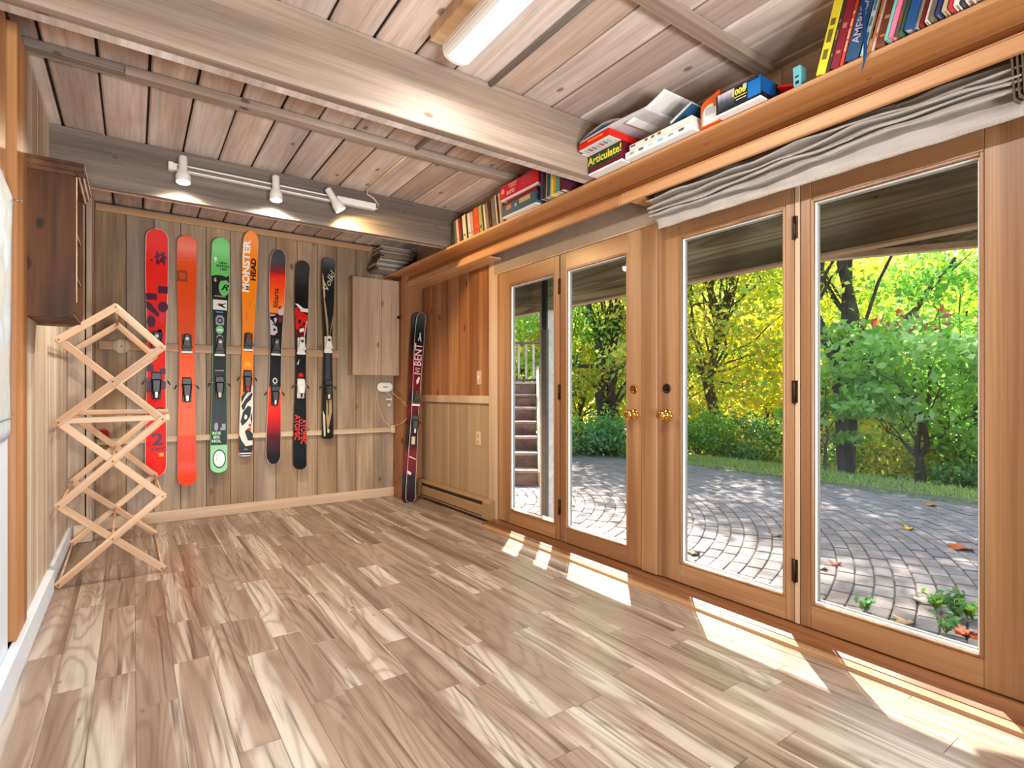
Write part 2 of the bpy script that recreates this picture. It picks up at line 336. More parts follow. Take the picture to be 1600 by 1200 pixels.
# ================================================================== ROOM SHELL
XL, XR, YB, YF, ZC = -.385, 2.44, 5.31, -2.6, 2.57
XD = 2.41                                   # room face of the doors
# floor ------------------------------------------------------------
floor = obj('floor', MB().box(XL-.05, 2.5, YF-.05, 5.36, -.04, -.010), M['slab'], label='pale hickory laminate floor of staggered planks', cat='floor', kind='structure', origin=(0, 0, -.04))
W = .1235; r = random.Random(3); x = XL+.02; row = 0
while x < XR+.02:
    y = YB-.02-r.uniform(.1, .9); ys = [YB-.01]
    while y > .42: ys.append(y); y -= r.choice((.42, .6, .8, .95, 1.1))*r.uniform(.9, 1.1)
    ys.append(.30); x1 = min(x+W, XR+.03)
    if x1-x > .03:
        for a, b in zip(ys[:-1], ys[1:]):
            if a-b < .01: continue
            obj('plank', MB().cbox(x+.0003, x1-.0003, b+.0004, a-.0004, -.010, 0, .0009), M['floor'], floor)
    x += W; row += 1
obj('plank', MB().box(XL, XR+.03, YF, .30, -.010, -.0004), M['floor'], floor)
# ceiling ----------------------------------------------------------
ceil = obj('ceiling', MB().box(XL-.1, 2.5, YF-.1, 5.42, ZC+.03, ZC+.08), M['roofslab'], label='whitewashed plank ceiling between exposed beams', cat='ceiling', kind='structure', origin=(0, 0, ZC+.03))
seams = [-.52+.1935*k for k in range(17)]
for k in range(16):
    for (a, b) in ((YF, .48), (.50, 2.22), (2.24, 3.05), (3.06, 3.94), (3.96, 5.36)):
        z = ZC+r.uniform(0, .004); g = r.uniform(.003, .0075)
        obj('plank', MB().cbox(max(seams[k]+g, XL-.05), min(seams[k+1]-g, 2.48), a, b, z, z+.026, .008), M['ceiling'], ceil)
# beams -----------------------------------------------------------
def beam(name, label, loc, parts):
    t = thing(name, label, 'beam', loc, kind='structure', group='ceiling beams')
    for nm, mb, m in parts: obj(nm, mb, m, t)
    return t
beam('ceiling_beam', 'deep pale whitewashed timber beam nearest the long ceiling light', (1, 2.2, 2.266), [
    ('beam_ply', MB().cbox(XL, 2.45, 2.19, 2.244, 2.268, ZC, .004), M['beam']),
    ('beam_ply', MB().cbox(XL, 2.45, 2.247, 2.30, 2.272, ZC, .004), M['ceiling'])])
beam('ceiling_beam', 'deep grey washed timber beam carrying the track light', (1, 3.95, 2.262), [
    ('beam_ply', MB().cbox(XL, 2.45, 3.92, 3.965, 2.264, ZC, .003), M['beam_grey']),
    ('beam_ply', MB().cbox(XL, 2.45, 3.967, 4.0, 2.267, ZC, .003), M['ceiling'])])
beam('ceiling_beam', 'pale timber beam above the camera end of the room', (1, .5, 2.266), [('beam_ply', MB().cbox(XL, 2.45, .45, .55, 2.268, ZC, .004), M['beam'])])
beam('ceiling_batten', 'thin jointed ceiling batten between the two deep beams', (1, 3.05, 2.53), [
    ('batten_length', MB().cbox(XL, -.036, 3.02, 3.09, 2.531, ZC, .003), M['beam_grey']),
    ('batten_length', MB().cbox(-.033, 2.36, 3.02, 3.09, 2.529, ZC, .003), M['beam'])])
beam('ceiling_batten', 'thin ceiling batten ending above the tall shelf of children\'s books', (1, 1.35, 2.53), [('batten_length', MB().cbox(XL, 2.38, 1.32, 1.385, 2.53, ZC, .003), M['beam'])])
# back wall --------------------------------------------------------
wb = obj('wall_back', MB().box(XL-.1, 2.55, YB+.022, YB+.12, 0, 2.62), M['darkgap'], label='wall of brown vertical planks behind the hanging skis', cat='wall', kind='structure', origin=(1, YB+.02, 0))
xs = [-.25]+[-.237+.1868*k for k in range(1, 13)]+[2.217]
for k in range(len(xs)-1):
    if xs[k+1]-xs[k] < .05: continue
    d = r.uniform(0, .003); obj('plank', MB().cbox(xs[k]+.0015, xs[k+1]-.0015, YB+d, YB+.022, .0, 2.56, .003), M['back'], wb)
obj('plank', MB().cbox(2.2185, 2.459, YB, YB+.022, 2.2, 2.56, .003), M['back'], wb)
obj('trim_1', MB().cbox(-.245, 2.45, YB-.018, YB, 2.495, 2.55, .003), M['batten'], label='narrow wooden trim along the top of the ski wall', cat='trim', kind='structure')
obj('baseboard_back', MB().cbox(-.245, 2.215, YB-.02, YB, 0, .092, .003), M['pine_pale'], label='pale pine baseboard under the hanging skis', cat='baseboard', kind='structure')
obj('ski_batten', MB().cbox(-.225, 1.645, YB-.03, YB, 1.41, 1.48, .003), M['batten'], label='upper orange pine batten holding the skis by their toe bindings', cat='batten', kind='structure')
obj('ski_batten', MB().cbox(-.235, 2.19, YB-.03, YB, .664, .712, .003), M['white_batten'], label='lower pale batten across the ski wall', cat='batten', kind='structure')
# corner chase, far end of the left wall
ch = thing('corner_boxing', 'narrow boxed-in column in the corner behind the drying rack', 'column', (-.31, 4.95, 0), kind='structure')
obj('plank', MB().cbox(-.385, -.289, 4.95, 4.97, 0, ZC, .002), M['bleached'], ch)  # brown-tan boards given the bleached colour to stand in for light here
obj('corner_board', MB().cbox(-.281, -.247, 4.94, 4.97, .12, ZC-.02, .002), M['bleached'], ch)
obj('side_board', MB().box(-.282, -.25, 4.972, YB, 0, ZC), M['bleached'], ch)
obj('base_board', MB().cbox(-.352, -.245, 4.925, 4.945, 0, .125, .003), M['pine_pale'], ch)
# left wall --------------------------------------------------------
wlw = obj('wall_left', MB().box(XL-.12, XL-.022, YF, 5.36, 0, 2.62), M['darkgap'], label='wall of bleached vertical boards beside the drying rack', cat='wall', kind='structure', origin=(XL, 2, 0))
ys = [3.03, 3.27, 3.47, 3.70, 3.86, 4.05, 4.22, 4.47, 4.70, 4.95]
for a, b in zip(ys[:-1], ys[1:]):
    d = r.uniform(0, .003); obj('plank', MB().cbox(XL-.022, XL+d, a+.001, b-.001, 0, ZC+.02, .003), M['bleached'], wlw)
obj('baseboard_left', MB().cbox(XL, -.366, 3.80, 4.95, 0, .115, .004).cbox(XL, -.352, 2.0, 3.80, 0, .12, .004), M['offwhite'], label='white baseboard below the bleached boards', cat='baseboard', kind='structure')
obj('trim_2', MB().cbox(XL-.02, -.368, 2.79, 3.03, .122, 2.50, .003), M['ochre'], label='ochre stained upright door trim beside the wall map', cat='trim', kind='structure')
obj('trim_3', MB().cbox(XL-.06, -.368, 2.3, 2.72, 2.50, 2.6, .003), M['ochre'], label='ochre stained head board above the closet door', cat='trim', kind='structure')
cd = thing('door_5', 'closet door with a brown head panel and a white lower panel', 'door', (-.40, 2.2, .12), kind='structure')
obj('head_panel', MB().cbox(-.425, -.392, 1.7, 2.735, 1.85, 2.49, .003), M['ochre'], cd)
obj('door_panel', MB().cbox(-.425, -.386, 1.7, 2.735, .05, 1.85, .003), M['offwhite'], cd)
obj('wall_plank', MB().box(XL-.022, XL, YF, 1.70, 0, ZC+.02), M['bleached'], wlw)
# wall behind the camera
obj('wall_front', MB().box(XL-.1, 2.55, YF-.1, YF, 0, 2.62), M['bleached'], label='plain pale wall behind the camera', cat='wall', kind='structure')
# right wall: pine and wainscot section, pilaster, wall over and past the doors -------------
wr = obj('wall_right', MB().box(XR+.02, XR+.12, 3.64, 5.36, 0, 2.62).box(XR+.02, XR+.12, YF, .36, 0, 2.62).box(XR+.02, XR+.12, .36, 3.64, 2.10, 2.62), M['wallgrey'],
         label='wall with glazed doors, knotty pine panelling and a cream wainscot', cat='wall', kind='structure', origin=(XR+.02, 2, 0))
ys = [5.09, 5.003, 4.873, 4.70, 4.526, 4.345, 4.156, 3.975, 3.788]
for a, b in zip(ys[:-1], ys[1:]):
    obj('pine_board', MB().cbox(XR, XR+.02, b+.0012, a-.0012, 1.04, 2.25, .004), M['panel'], wr)
    obj('wainscot_board', MB().cbox(XR, XR+.02, b+.001, a-.001, 0, .98, .004), M['cream'], wr)
obj('cap_rail', MB().cbox(XR-.022, XR+.01, 3.788, 5.09, .978, 1.046, .004), M['casing'], wr, label='pale cap rail over the wainscot')
for k in range(6): obj('upper_board', MB().cbox(XR-.002, XR+.02, YF+.02+k*1.3, YF+.02+k*1.3+1.297, 2.264, ZC+.02, .003), M['pine_pale_y'], wr)
obj('grey_panel', MB().cbox(XD+.004, XR+.02, .40, 3.70, 2.034, 2.26, .002), M['wallgrey'], wr, label='taupe painted panel over the doors')
pt = thing('corner_post', 'brown boxed pine corner post beside the leaning skis', 'column', (2.33, 5.2, 0), kind='structure')
obj('front_board', MB().cbox(2.235, XR, 5.09, 5.11, 0, 2.25, .003), M['panel'], pt)
obj('side_board', MB().cbox(2.215, 2.234, 5.092, YB, 0, 2.25, .003), M['panel'], pt)
obj('trim_4', MB().cbox(2.418, XR+.01, 3.65, 3.788, 0, 2.16, .003), M['casing'], label='pale pine upright casing between the wainscot and the first door', cat='trim', kind='structure')
obj('trim_5', MB().cbox(2.418, XR+.02, .20, .375, 0, 2.16, .003), M['casing'], label='pine casing past the last glazed door', cat='trim', kind='structure')
# threshold ----------------------------------------------------------
th = thing('door_sill', 'long dark wooden sill with a lighter floor trim under the doors', 'sill', (2.35, 2, 0), kind='structure')
obj('floor_trim', MB().prism([(2.268, 0), (2.270, .014), (2.284, .022), (2.302, .023), (2.302, 0)], 1, -.6, 3.66), M['door_h'], th)
obj('sill_board', MB().prism([(2.302, 0), (2.302, .026), (2.335, .032), (2.345, .024), (2.40, .042), (2.47, .05), (2.54, .03), (2.54, -.06), (2.45, -.06), (2.45, 0)], 1, -.6, 3.70), M['sill'], th)
# ------------------------------------------------------------------ doors
ZB, ZT, G0, G1 = .052, 2.026, .165, 1.902
def gdoor(n, label, ya, yb, ga, gb):
    """ya>yb outer edges along Y, ga>gb glass opening"""
    t = thing('door_%d' % n, label, 'door', (XD+.02, (ya+yb)/2, ZB), kind='structure')
    T = .042
    obj('stile', MB().cbox(XD, XD+T, ga+.012, ya, ZB, ZT, .003), M['door'], t)
    obj('stile', MB().cbox(XD, XD+T, yb, gb-.012, ZB, ZT, .003), M['door'], t)
    obj('bottom_rail', MB().cbox(XD+.0005, XD+T, gb-.012, ga+.012, ZB, G0-.012, .002), M['door_h'], t)
    obj('top_rail', MB().cbox(XD+.0005, XD+T, gb-.012, ga+.012, G1+.012, ZT, .002), M['door_h'], t)
    b = MB()
    for (a0, a1, z0, z1) in ((gb-.012, gb, G0-.012, G1+.012), (ga, ga+.012, G0-.012, G1+.012), (gb, ga, G0-.012, G0), (gb, ga, G1, G1+.012)): b.cbox(XD-.003, XD+.009, a0, a1, z0, z1, .003)
    obj('glazing_bead', b, M['door'], t)
    w = MB(); s = .005
    for (a0, a1, z0, z1) in ((gb, gb+s, G0, G1), (ga-s, ga, G0, G1), (gb+s, ga-s, G0, G0+s), (gb+s, ga-s, G1-s, G1)): w.cbox(XD+.0095, XD+.027, a0, a1, z0, z1, .002)
    obj('glass_spacer', w, M['white'], t, label='white glazing seal')
    w = MB()
    for (a0, a1, z0, z1) in ((gb+s, gb+s+.006, G0+s, G1-s), (ga-s-.006, ga-s, G0+s, G1-s), (gb+s, ga-s, G0+s, G0+s+.006), (gb+s, ga-s, G1-s-.006, G1-s)): w.box(XD+.026, XD+.036, a0, a1, z0, z1)
    obj('spacer_bar', w, M['greymetal'], t, label='grey metal spacer bar')
    obj('glass_pane', MB().box(XD+.028, XD+.031, gb+.003, ga-.003, G0+.003, G1-.003), M['glass'], t)
    return t
d1 = gdoor(1, 'glazed fir door nearest the wainscot, showing the garden stairs', 3.622, 2.872, 3.46, 2.93)
d2 = gdoor(2, 'glazed fir door with a brass knob beside the wide post', 2.858, 2.13, 2.787, 2.249)
d3 = gdoor(3, 'glazed fir door with a brass knob and dark deadbolt', 1.988, 1.246, 1.851, 1.299)
d4 = gdoor(4, 'widest glazed fir door with the largest pane', 1.22, .452, 1.163, .604)
def hinge(t, y, z):
    b = MB().tube([(XD-.006, y, z-.05), (XD-.006, y, z+.05)], .0055, 8); b.lathe([(.004, -.056), (.0065, -.052), (.0065, -.05)], 8, M=Matrix.Translation((XD-.006, y, z))); b.cbox(XD-.004, XD+.001, y-.014, y+.014, z-.05, z+.05, .001)
    obj('hinge', b, M['bronze'], t)
for z in (1.81, 1.08, .285): hinge(d2, 2.865, z); hinge(d3, 1.243, z)
def knob(t, y, z, dead, dm):
    K = Matrix.Translation((XD, y, z)) @ Matrix.Rotation(-PI/2, 4, 'Y')
    obj('door_knob', MB().lathe([(.033, 0), (.034, .003), (.03, .008), (.022, .011), (.012, .014), (.011, .03), (.014, .034), (.026, .042), (.029, .052), (.027, .061), (.018, .067), (0, .068)], 24, M=K), M['brass'], t, label='polished brass knob')
    D = Matrix.Translation((XD, y+.004, dead)) @ Matrix.Rotation(-PI/2, 4, 'Y')
    obj('deadbolt', MB().lathe([(.027, 0), (.027, .004), (.022, .008), (.019, .008), (.018, .006), (0, .006)], 22, M=D).cbox(-.004, .004, -.016, .016, .006, .018, .002, M=D), dm, t)
knob(d2, 2.185, .945, 1.095, M['brass_old']); knob(d3, 1.945, .95, 1.098, M['bronze'])
obj('trim_6', MB().cbox(XD-.008, XR+.02, 2.012, 2.124, .05, 2.03, .003), M['door'], label='wide fir post between the two pairs of doors', cat='trim', kind='structure')
obj('trim_7', MB().cbox(XD-.002, XR, 1.2225, 1.2435, .052, 2.03, .002), M['casing'], label='slim upright strip where the last two doors meet', cat='trim', kind='structure')
obj('trim_8', MB().cbox(XD-.004, XR, .375, 3.65, 2.028, 2.036, .001), M['casing'], label='thin head strip along the tops of the doors', cat='trim', kind='structure')
obj('trim_9', MB().box(XD+.006, XR, 1.989, 2.011, .05, 2.03).box(XD+.006, XR, 3.624, 3.65, .05, 2.03).box(XD+.006, XR, .376, .45, .05, 2.03), M['door'], label='recessed fir jambs beside the door frames', cat='trim', kind='structure')
# ================================================================== SHELF over the doors
SZ = 2.262
sh = thing('wall_shelf', 'long orange pine shelf of books and games above the doors', 'shelf', (2.2, 2, SZ))
obj('shelf_board', MB().cbox(2.098, XR, -.9, 5.085, SZ-.02, SZ, .005).cbox(2.098, 2.212, 5.085, YB, SZ-.02, SZ, .003), M['shelf'], sh)
obj('ledger_board', MB().cbox(2.29, 2.312, -.9, 5.09, 2.17, SZ-.02, .004), M['shelf_shaded'], sh, label='ledger board with the shelf shadow put into its colour')
obj('valance_board', MB().cbox(2.262, 2.289, 2.16, 5.088, 2.142, 2.196, .005).cbox(2.272, 2.289, 2.16, 5.088, 2.196, 2.206, .002), M['shelf'], sh)
obj('valance_board', MB().cbox(2.262, 2.289, -.9, 2.158, 2.142, 2.196, .005).cbox(2.272, 2.289, -.9, 2.158, 2.196, 2.206, .002), M['shelf'], sh)
obj('soffit_board', MB().cbox(2.289, XR, 3.60, 5.09, 2.142, 2.158, .002), M['shelf'], sh)
obj('end_board', MB().cbox(2.289, XR-.03, 2.02, 2.10, 2.143, 2.158, .002), M['shelf'], sh)
# ================================================================== ROMAN SHADE
def shade():
    t = thing('roman_shade', 'folded grey quilted fabric shade bunched above the wide doors', 'window shade', (2.34, 1.2, 1.957))
    y0, y1 = 1.955, .47
    prof = [(2.318, 1.957), (2.316, 1.975), (2.320, 2.0), (2.328, 2.03), (2.335, 2.048), (2.315, 2.046), (2.296, 2.036), (2.289, 2.032), (2.288, 2.038), (2.30, 2.052), (2.332, 2.068),
            (2.31, 2.07), (2.290, 2.062), (2.285, 2.059), (2.284, 2.066), (2.30, 2.078), (2.332, 2.09), (2.31, 2.094), (2.289, 2.089), (2.283, 2.086), (2.283, 2.093), (2.30, 2.104), (2.335, 2.114), (2.31, 2.122), (2.292, 2.118), (2.287, 2.117), (2.288, 2.124), (2.31, 2.135), (2.345, 2.14), (2.35, 2.165)]
    n = len(prof)-1; rr = random.Random(5); ph = [rr.uniform(0, 6) for _ in range(8)]
    def fn(u, w):
        k = min(int(w*n), n-1); f = w*n-k; a, b = prof[k], prof[k+1]; px, pz = a[0]+(b[0]-a[0])*f, a[1]+(b[1]-a[1])*f
        y = y0+(y1-y0)*u; q = max(0, (pz-1.98)/.16); g = int((pz-2.03)/.027)
        sag = (.014*math.sin(5*u+ph[g % 8])+.006*math.sin(13*u+2*ph[(g+3) % 8])+.0035*math.sin(31*u+ph[(g+1) % 8]))*min(1, max(0, q*2))
        out = (.012*math.sin(9*u+ph[(g+2) % 8])+.007*math.sin(23*u+3*ph[g % 8]))*min(1, q*3)
        wr = .005*math.sin(40*u+30*w+ph[1])*math.sin(17*u-20*w)
        e = max(0, 1-u/.10); y += .03*e*(q if q < 1 else 1)*1.0-.045*e*max(0, .5-q)
        pz2 = pz+sag-.012*max(0, 1-abs(u-.5)*2)*min(1, q*2)
        return (min(px+out*.6+wr-.0005, 2.386), y, min(pz2, 2.235))
    t1 = NT('quilted_shade_fabric'); p = t1.node('ShaderNodeNewGeometry').outputs['Position']
    dg = t1.math('ABSOLUTE', t1.math('SINE', t1.math('MULTIPLY', t1.math('ADD', t1.node('ShaderNodeSeparateXYZ').outputs[1] if False else t1.vec('DOT_PRODUCT', p, (0, 1, 0)) if False else t1.noise(p, 9, 2), 0), 30)))
    t1.b.inputs['Base Color'].default_value = lin((160, 151, 143)); t1.b.inputs['Roughness'].default_value = .55; t1.b.inputs['Sheen Weight'].default_value = .3
    t1.bump(t1.noise(p, 26, 4, .6), .35, .01)
    obj('folded_fabric', MB().grid(110, n*3, fn), t1.m, t, recalc=False).modifiers.new('thick', 'SOLIDIFY').thickness = .003
    b = MB()
    for k in range(90):
        y = y0-.06-k*(y0-y1-.08)/90; b.cbox(2.3105, 2.3145, y-.005, y, 1.9625, 1.9645, .0004)
    obj('hem_stitch', b, pl((200, 188, 160)), t)
    s = MB()
    for k in range(6):
        yy = .485-.012*k
        s.grid(8, 10, lambda u, w, yy=yy, k=k: (2.285+.10*u, yy-.006*math.sin(u*PI)+.01*w, 2.0+.02*k*.4+.2*w))
    o = obj('gathered_end', s, pl((92, 80, 64), .7), t, recalc=False); o.modifiers.new('thick', 'SOLIDIFY').thickness = .004
shade()
# ================================================================== LIGHT FITTINGS
def tube_light(label, x0, x1, y0, y1, power, board=True):
    t = thing('ceiling_light', label, 'ceiling light', ((x0+x1)/2, (y0+y1)/2, ZC))
    if board: obj('backing_board', MB().cbox(x0-.05, x1+.012, y0-.02, y1+.015, ZC-.05, ZC+.002, .003), M['batten'], t, label='brown wooden backing board')
    xm = (x0+x1)/2; h = (x1-x0)/2; prof = []
    for k in range(13):
        a = PI*k/12; prof.append((xm-h*math.cos(a), ZC-.052-.062*max(0, math.sin(a))**.55))
    obj('end_cap', MB().prism(prof, 1, y1-.012, y1+.004), M['lamp_white'], t); obj('end_cap', MB().prism(prof, 1, y0-.004, y0+.012), M['lamp_white'], t)
    inner = [(xm+(p[0]-xm)*.80, p[1]-.001) for p in prof[1:-1]]
    ch = MB(); ch.cbox(x0, x0+.022, y0, y1, ZC-.075, ZC-.045, .004); ch.cbox(x1-.022, x1, y0, y1, ZC-.075, ZC-.045, .004)
    for sgn, a, b in ((1, 0, 4), (-1, 12, 8)):
        rng = range(a, b+sgn, sgn); P = [prof[i] for i in rng]
        ch.prism(P+[(p[0]+sgn*.002, p[1]+.004) for p in reversed(P)], 1, y0+.012, y1-.012)
    obj('side_rail', ch, M['lamp_white'], t)
    P = prof[3:10]; obj('diffuser', MB().prism(P+[(p[0], ZC-.06) for p in (P[-1], P[0])], 1, y0+.012, y1-.012), emit('diffuser_glow', (255, 253, 250), 9), t)
    L = bpy.data.lights.new('tube', 'AREA'); L.shape = 'RECTANGLE'; L.size = h*1.6; L.size_y = (y1-y0)*.95; L.energy = 62*power*TUBE_POWER; L.color = (1, .99, .98)
    o = bpy.data.objects.new('tube_lamp', L); COL.objects.link(o); o.parent = t; o.location = (0, 0, -.122)
    return t
tube_light('long lit fluorescent ceiling light with a rounded white diffuser', 1.045, 1.178, .72, 1.99, 1.0)
tube_light('added fluorescent fill light, unseen behind the camera', 1.045, 1.178, -1.75, -.5, .5)  # fitting added out of view to even out the room light
def spot(t, x, z, tilt, lean, power, col):
    """small track head: neck + bell, its axis pointing down"""
    K = Matrix.Translation((x, 3.845, z)) @ Matrix.Rotation(tilt, 4, 'Y') @ Matrix.Rotation(lean, 4, 'X')
    h = obj('track_head', MB().lathe([(0, .092), (.021, .092), (.024, .088), (.024, .008), (.027, 0), (.034, -.014), (.04, -.035), (.0405, -.072), (.038, -.075), (.0355, -.073), (.034, -.055)], 24, M=K).cbox(-.009, .009, .0, .05, .02, .044, .002, M=K), M['lamp_white'], t)
    obj('bulb', MB().lathe([(0, -.074), (.02, -.0735), (.0335, -.070), (.0335, -.058), (0, -.056)], 20, M=K), emit('bulb_glow', col, 60), h)
    L = bpy.data.lights.new('spot', 'SPOT'); L.energy = power*SPOT_POWER; L.spot_size = math.radians(155); L.spot_blend = .5; L.color = [c**1.0 for c in lin(col)[:3]]; L.shadow_soft_size = .03
    o = bpy.data.objects.new('spot_lamp', L); COL.objects.link(o); o.parent = t
    wl = K @ Vector((0, 0, -.085)); o.location = wl-t.location; o.rotation_euler = K.to_euler()
tr = thing('track_light', 'white track light with three lit spot heads on the grey beam', 'track light', (.85, 3.9, 2.46))
tk = MB().cbox(.185, 1.42, 3.886, 3.893, 2.438, 2.447, .001).cbox(.185, 1.42, 3.886, 3.893, 2.469, 2.478, .001).cbox(.185, 1.42, 3.893, 3.92, 2.438, 2.478, .001)
obj('track_rail', tk, M['lamp_white'], tr); obj('rail_slot', MB().box(.22, 1.40, 3.8905, 3.8925, 2.4475, 2.4685), M['postgrey'], tr)
obj('end_feed', MB().cbox(1.19, 1.48, 3.872, 3.919, 2.436, 2.482, .003), M['lamp_white'], tr)
obj('end_plate', MB().cbox(.172, .20, 3.88, 3.919, 2.434, 2.482, .002), M['lamp_white'], tr)
spot(tr, .246, 2.425, 0, math.radians(-8), 46, (255, 240, 214)); spot(tr, .775, 2.425, 0, math.radians(-5), 46, (255, 250, 244)); spot(tr, 1.165, 2.43, math.radians(-32), math.radians(-6), 50, (255, 214, 150))
pts = [(1.405, 3.10, ZC-.007), (1.402, 3.6, ZC-.008), (1.40, 3.86, ZC-.010), (1.42, 3.905, ZC-.02), (1.475, 3.912, 2.53), (1.51, 3.912, 2.49), (1.505, 3.91, 2.455), (1.478, 3.90, 2.452)]
obj('light_cable', MB().tube(pts, .006, 8), pl((214, 190, 150)), label='cream cable running from the ceiling into the track light', cat='cable')
cdm = MB().tube([(1.405, .3, ZC-.014), (1.405, 2.18, ZC-.014)], .013, 10).tube([(1.405, 2.305, ZC-.014), (1.405, 3.015, ZC-.014)], .012, 10)
for y in (1.45, .7): cdm.cbox(1.385, 1.425, y-.012, y+.012, ZC-.03, ZC, .004)
obj('electrical_conduit', cdm, M['greymetal'], label='grey electrical conduit running along the ceiling boards', cat='conduit')
# ================================================================== SKIS
def lerp(a, b, t): return a+(b-a)*t
def ski_frame(bx, by, bz, tx, ty, tz, yaw=0):
    Z = (Vector((tx, ty, tz))-Vector((bx, by, bz))); L = Z.length; Z.normalize()
    X = Vector((math.cos(yaw), math.sin(yaw), 0)); X = (X-Z*X.dot(Z)).normalized(); Y = Z.cross(X)
    K = Matrix(((X.x, Y.x, Z.x, bx), (X.y, Y.y, Z.y, by), (X.z, Y.z, Z.z, bz), (0, 0, 0, 1))); return K, L
class Ski:
    """local frame: x across, y into the wall, z from tail (0) to tip (L); top sheet faces -y"""
    def __init__(s, label, K, L, wt, ww, wb, top, edge, tip_r=1.0, tail_r=1.0, twin=True, group='skis hung on the plank wall', tipc=.05):
        s.K, s.L, s.wt, s.ww, s.wb, s.tr, s.br, s.twin, s.th, s.tipc = K, L, wt/2, ww/2, wb/2, tip_r, tail_r, twin, .013, tipc
        s.t = thing('ski', label, 'ski', None, group, M=K)
        n = 64; qs = [0]+[.5-.5*math.cos(PI*k/n) for k in range(1, n)]+[1]
        ring = [(s.w(q), q) for q in qs]
        b = MB(); vs = []; fs = []
        for w, q in ring:
            p = s.prof(q)
            vs += [(-w, -p, q*L), (w, -p, q*L), (w, -p-s.th, q*L), (-w, -p-s.th, q*L)]
        for i in range(len(ring)-1):
            a = i*4; c = a+4
            for k in range(4): fs.append((a+k, a+(k+1) % 4, c+(k+1) % 4, c+k))
        fs += [(0, 1, 2, 3), tuple(len(vs)-4+k for k in range(4))]
        b.add(vs, fs); s.base = obj('ski_core', b, edge, s.t, local=True)
        na = 6; ins = .0028
        g = MB(); vs = []; fs = []
        for w, q in ring:
            q2 = min(max(q, ins/L), 1-ins/L)
            for j in range(na+1): vs.append(((w-min(ins, w*.5))*(2*j/na-1), -s.prof(q2)-s.th-.0006, q2*L))
        for i in range(len(ring)-1):
            for j in range(na): a = i*(na+1)+j; fs.append((a, a+1, a+na+2, a+na+1))
        g.add(vs, fs); s.top = obj('top_sheet', g, top, s.t, local=True, recalc=False)
    def w(s, q):
        if q > .88: a = s.wt
        elif q > .5: a = lerp(s.ww, s.wt, (.5-.5*math.cos(PI*(q-.5)/.38)))
        elif q > .08: a = lerp(s.wb, s.ww, (.5-.5*math.cos(PI*(q-.08)/.42)))
        else: a = s.wb
        if q > .88: a *= 1-.04*((q-.88)/.12)
        for e, r, W in (((1-q)*s.L, s.tr, s.wt), (q*s.L, s.br, s.wb)):
            R = max(W*r, .004)
            if e < R: a *= math.sqrt(max(0, 1-(1-e/R)**2))*.995+.005
        return max(a, .0012)
    def prof(s, q):
        p = 0
        if q > .86: p = s.tipc*((q-.86)/.14)**2
        if s.twin and q < .10: p = s.tipc*.6*((.10-q)/.10)**2
        return p
    def at(s, a, q, h=.0012):            # a = -1..1 across, q = 0..1 measured from the TIP down
        z = 1-q; return Vector((a*s.w(z)*.985, -s.prof(z)-s.th-h, z*s.L))
    def poly(s, name, col, polys, h=.0012):
        if len(polys) > 8: b = MB(); joined = True
        else: joined = False
        for P in polys:
            if not joined: b = MB()
            bm = bmesh.new(); vs = [bm.verts.new((p[0], 0, p[1])) for p in P]
            bm.faces.new(vs); bmesh.ops.triangulate(bm, faces=bm.faces)
            for _ in range(3):
                es = [e for e in bm.edges if abs(e.verts[0].co.z-e.verts[1].co.z) > .035 or abs(e.verts[0].co.x-e.verts[1].co.x) > .7]
                if not es: break
                bmesh.ops.subdivide_edges(bm, edges=es, cuts=1); bmesh.ops.triangulate(bm, faces=bm.faces)
            bm.verts.index_update(); b.add([s.at(v.co.x, v.co.z, h) for v in bm.verts], [tuple(v.index for v in f.verts) for f in bm.faces]); bm.free()
            if not joined: obj(name, b, col, s.t, local=True, recalc=False)
        if joined: obj(name, b, col, s.t, local=True, recalc=False, kind='stuff')
    def text(s, name, body, size, a, q, col, rot=0, bold=.0, h=.0016, sx=1, shear=0):
        c0 = s.at(0, q); cr, sr = math.cos(rot), math.sin(rot); zc = (1-q)*s.L; xc = a*s.w(1-q)
        def fn(v):
            x, z = v.x*sx, v.y; x, z = x*cr-z*sr, x*sr+z*cr
            zz = zc+z; qq = min(max(zz/s.L, 0), 1); ww = s.w(qq)*.985; xx = min(max(xc+x, -ww), ww)
            return Vector((xx, -s.prof(qq)-s.th-h-v.z, zz))
        return obj(name, MB().text(body, size, fn=fn, bold=bold, shear=shear, extrude=.0002), col if not isinstance(col, tuple) else pl(col, .35), s.t, local=True, recalc=False)
    def blk(s, col, name, q, prof, w0, w1, z0, z1, h0, h1, rad=.004, a=0):
        """tapered block on the top sheet, z measured in metres along the ski from q"""
        zc = (1-q)*s.L; y = -s.th-s.prof(1-q)
        b = MB(); b.cbox(-w0, w0, y-h1, y-h0, zc+z0, zc+z1, rad)
        if w1 != w0:
            b.v = [(p[0]*(w0+(w1-w0)*((p[2]-zc-z0)/(z1-z0)))/w0, p[1], p[2]) for p in b.v]
        b.v = [(p[0]+a, p[1], p[2]) for p in b.v]
        return b
    def toe(s, q, body, acc, wing=None, L=.10):
        zc = (1-q)*s.L; y = -s.th-s.prof(1-q); t = s.t
        b = s.blk(0, '', q, 0, .034, .034, -.085, .075, 0, .010)                      # base plate
        b.add(*_vf(s.blk(0, '', q, 0, .033, .018, -.03, .078, .010, .044, .008)))
        b.add(*_vf(s.blk(0, '', q, 0, .041, .030, -.04, -.004, .016, .040, .005)))   # wings
        e = obj('toe_binding', b, body, t, local=True)
        obj('toe_cap', MB().lathe([(.014, 0), (.014, .004), (.011, .006), (0, .006)], 16, M=Matrix.Translation((0, y-.044, zc+.038)) @ Matrix.Rotation(PI/2, 4, 'X')), acc, e, local=True)
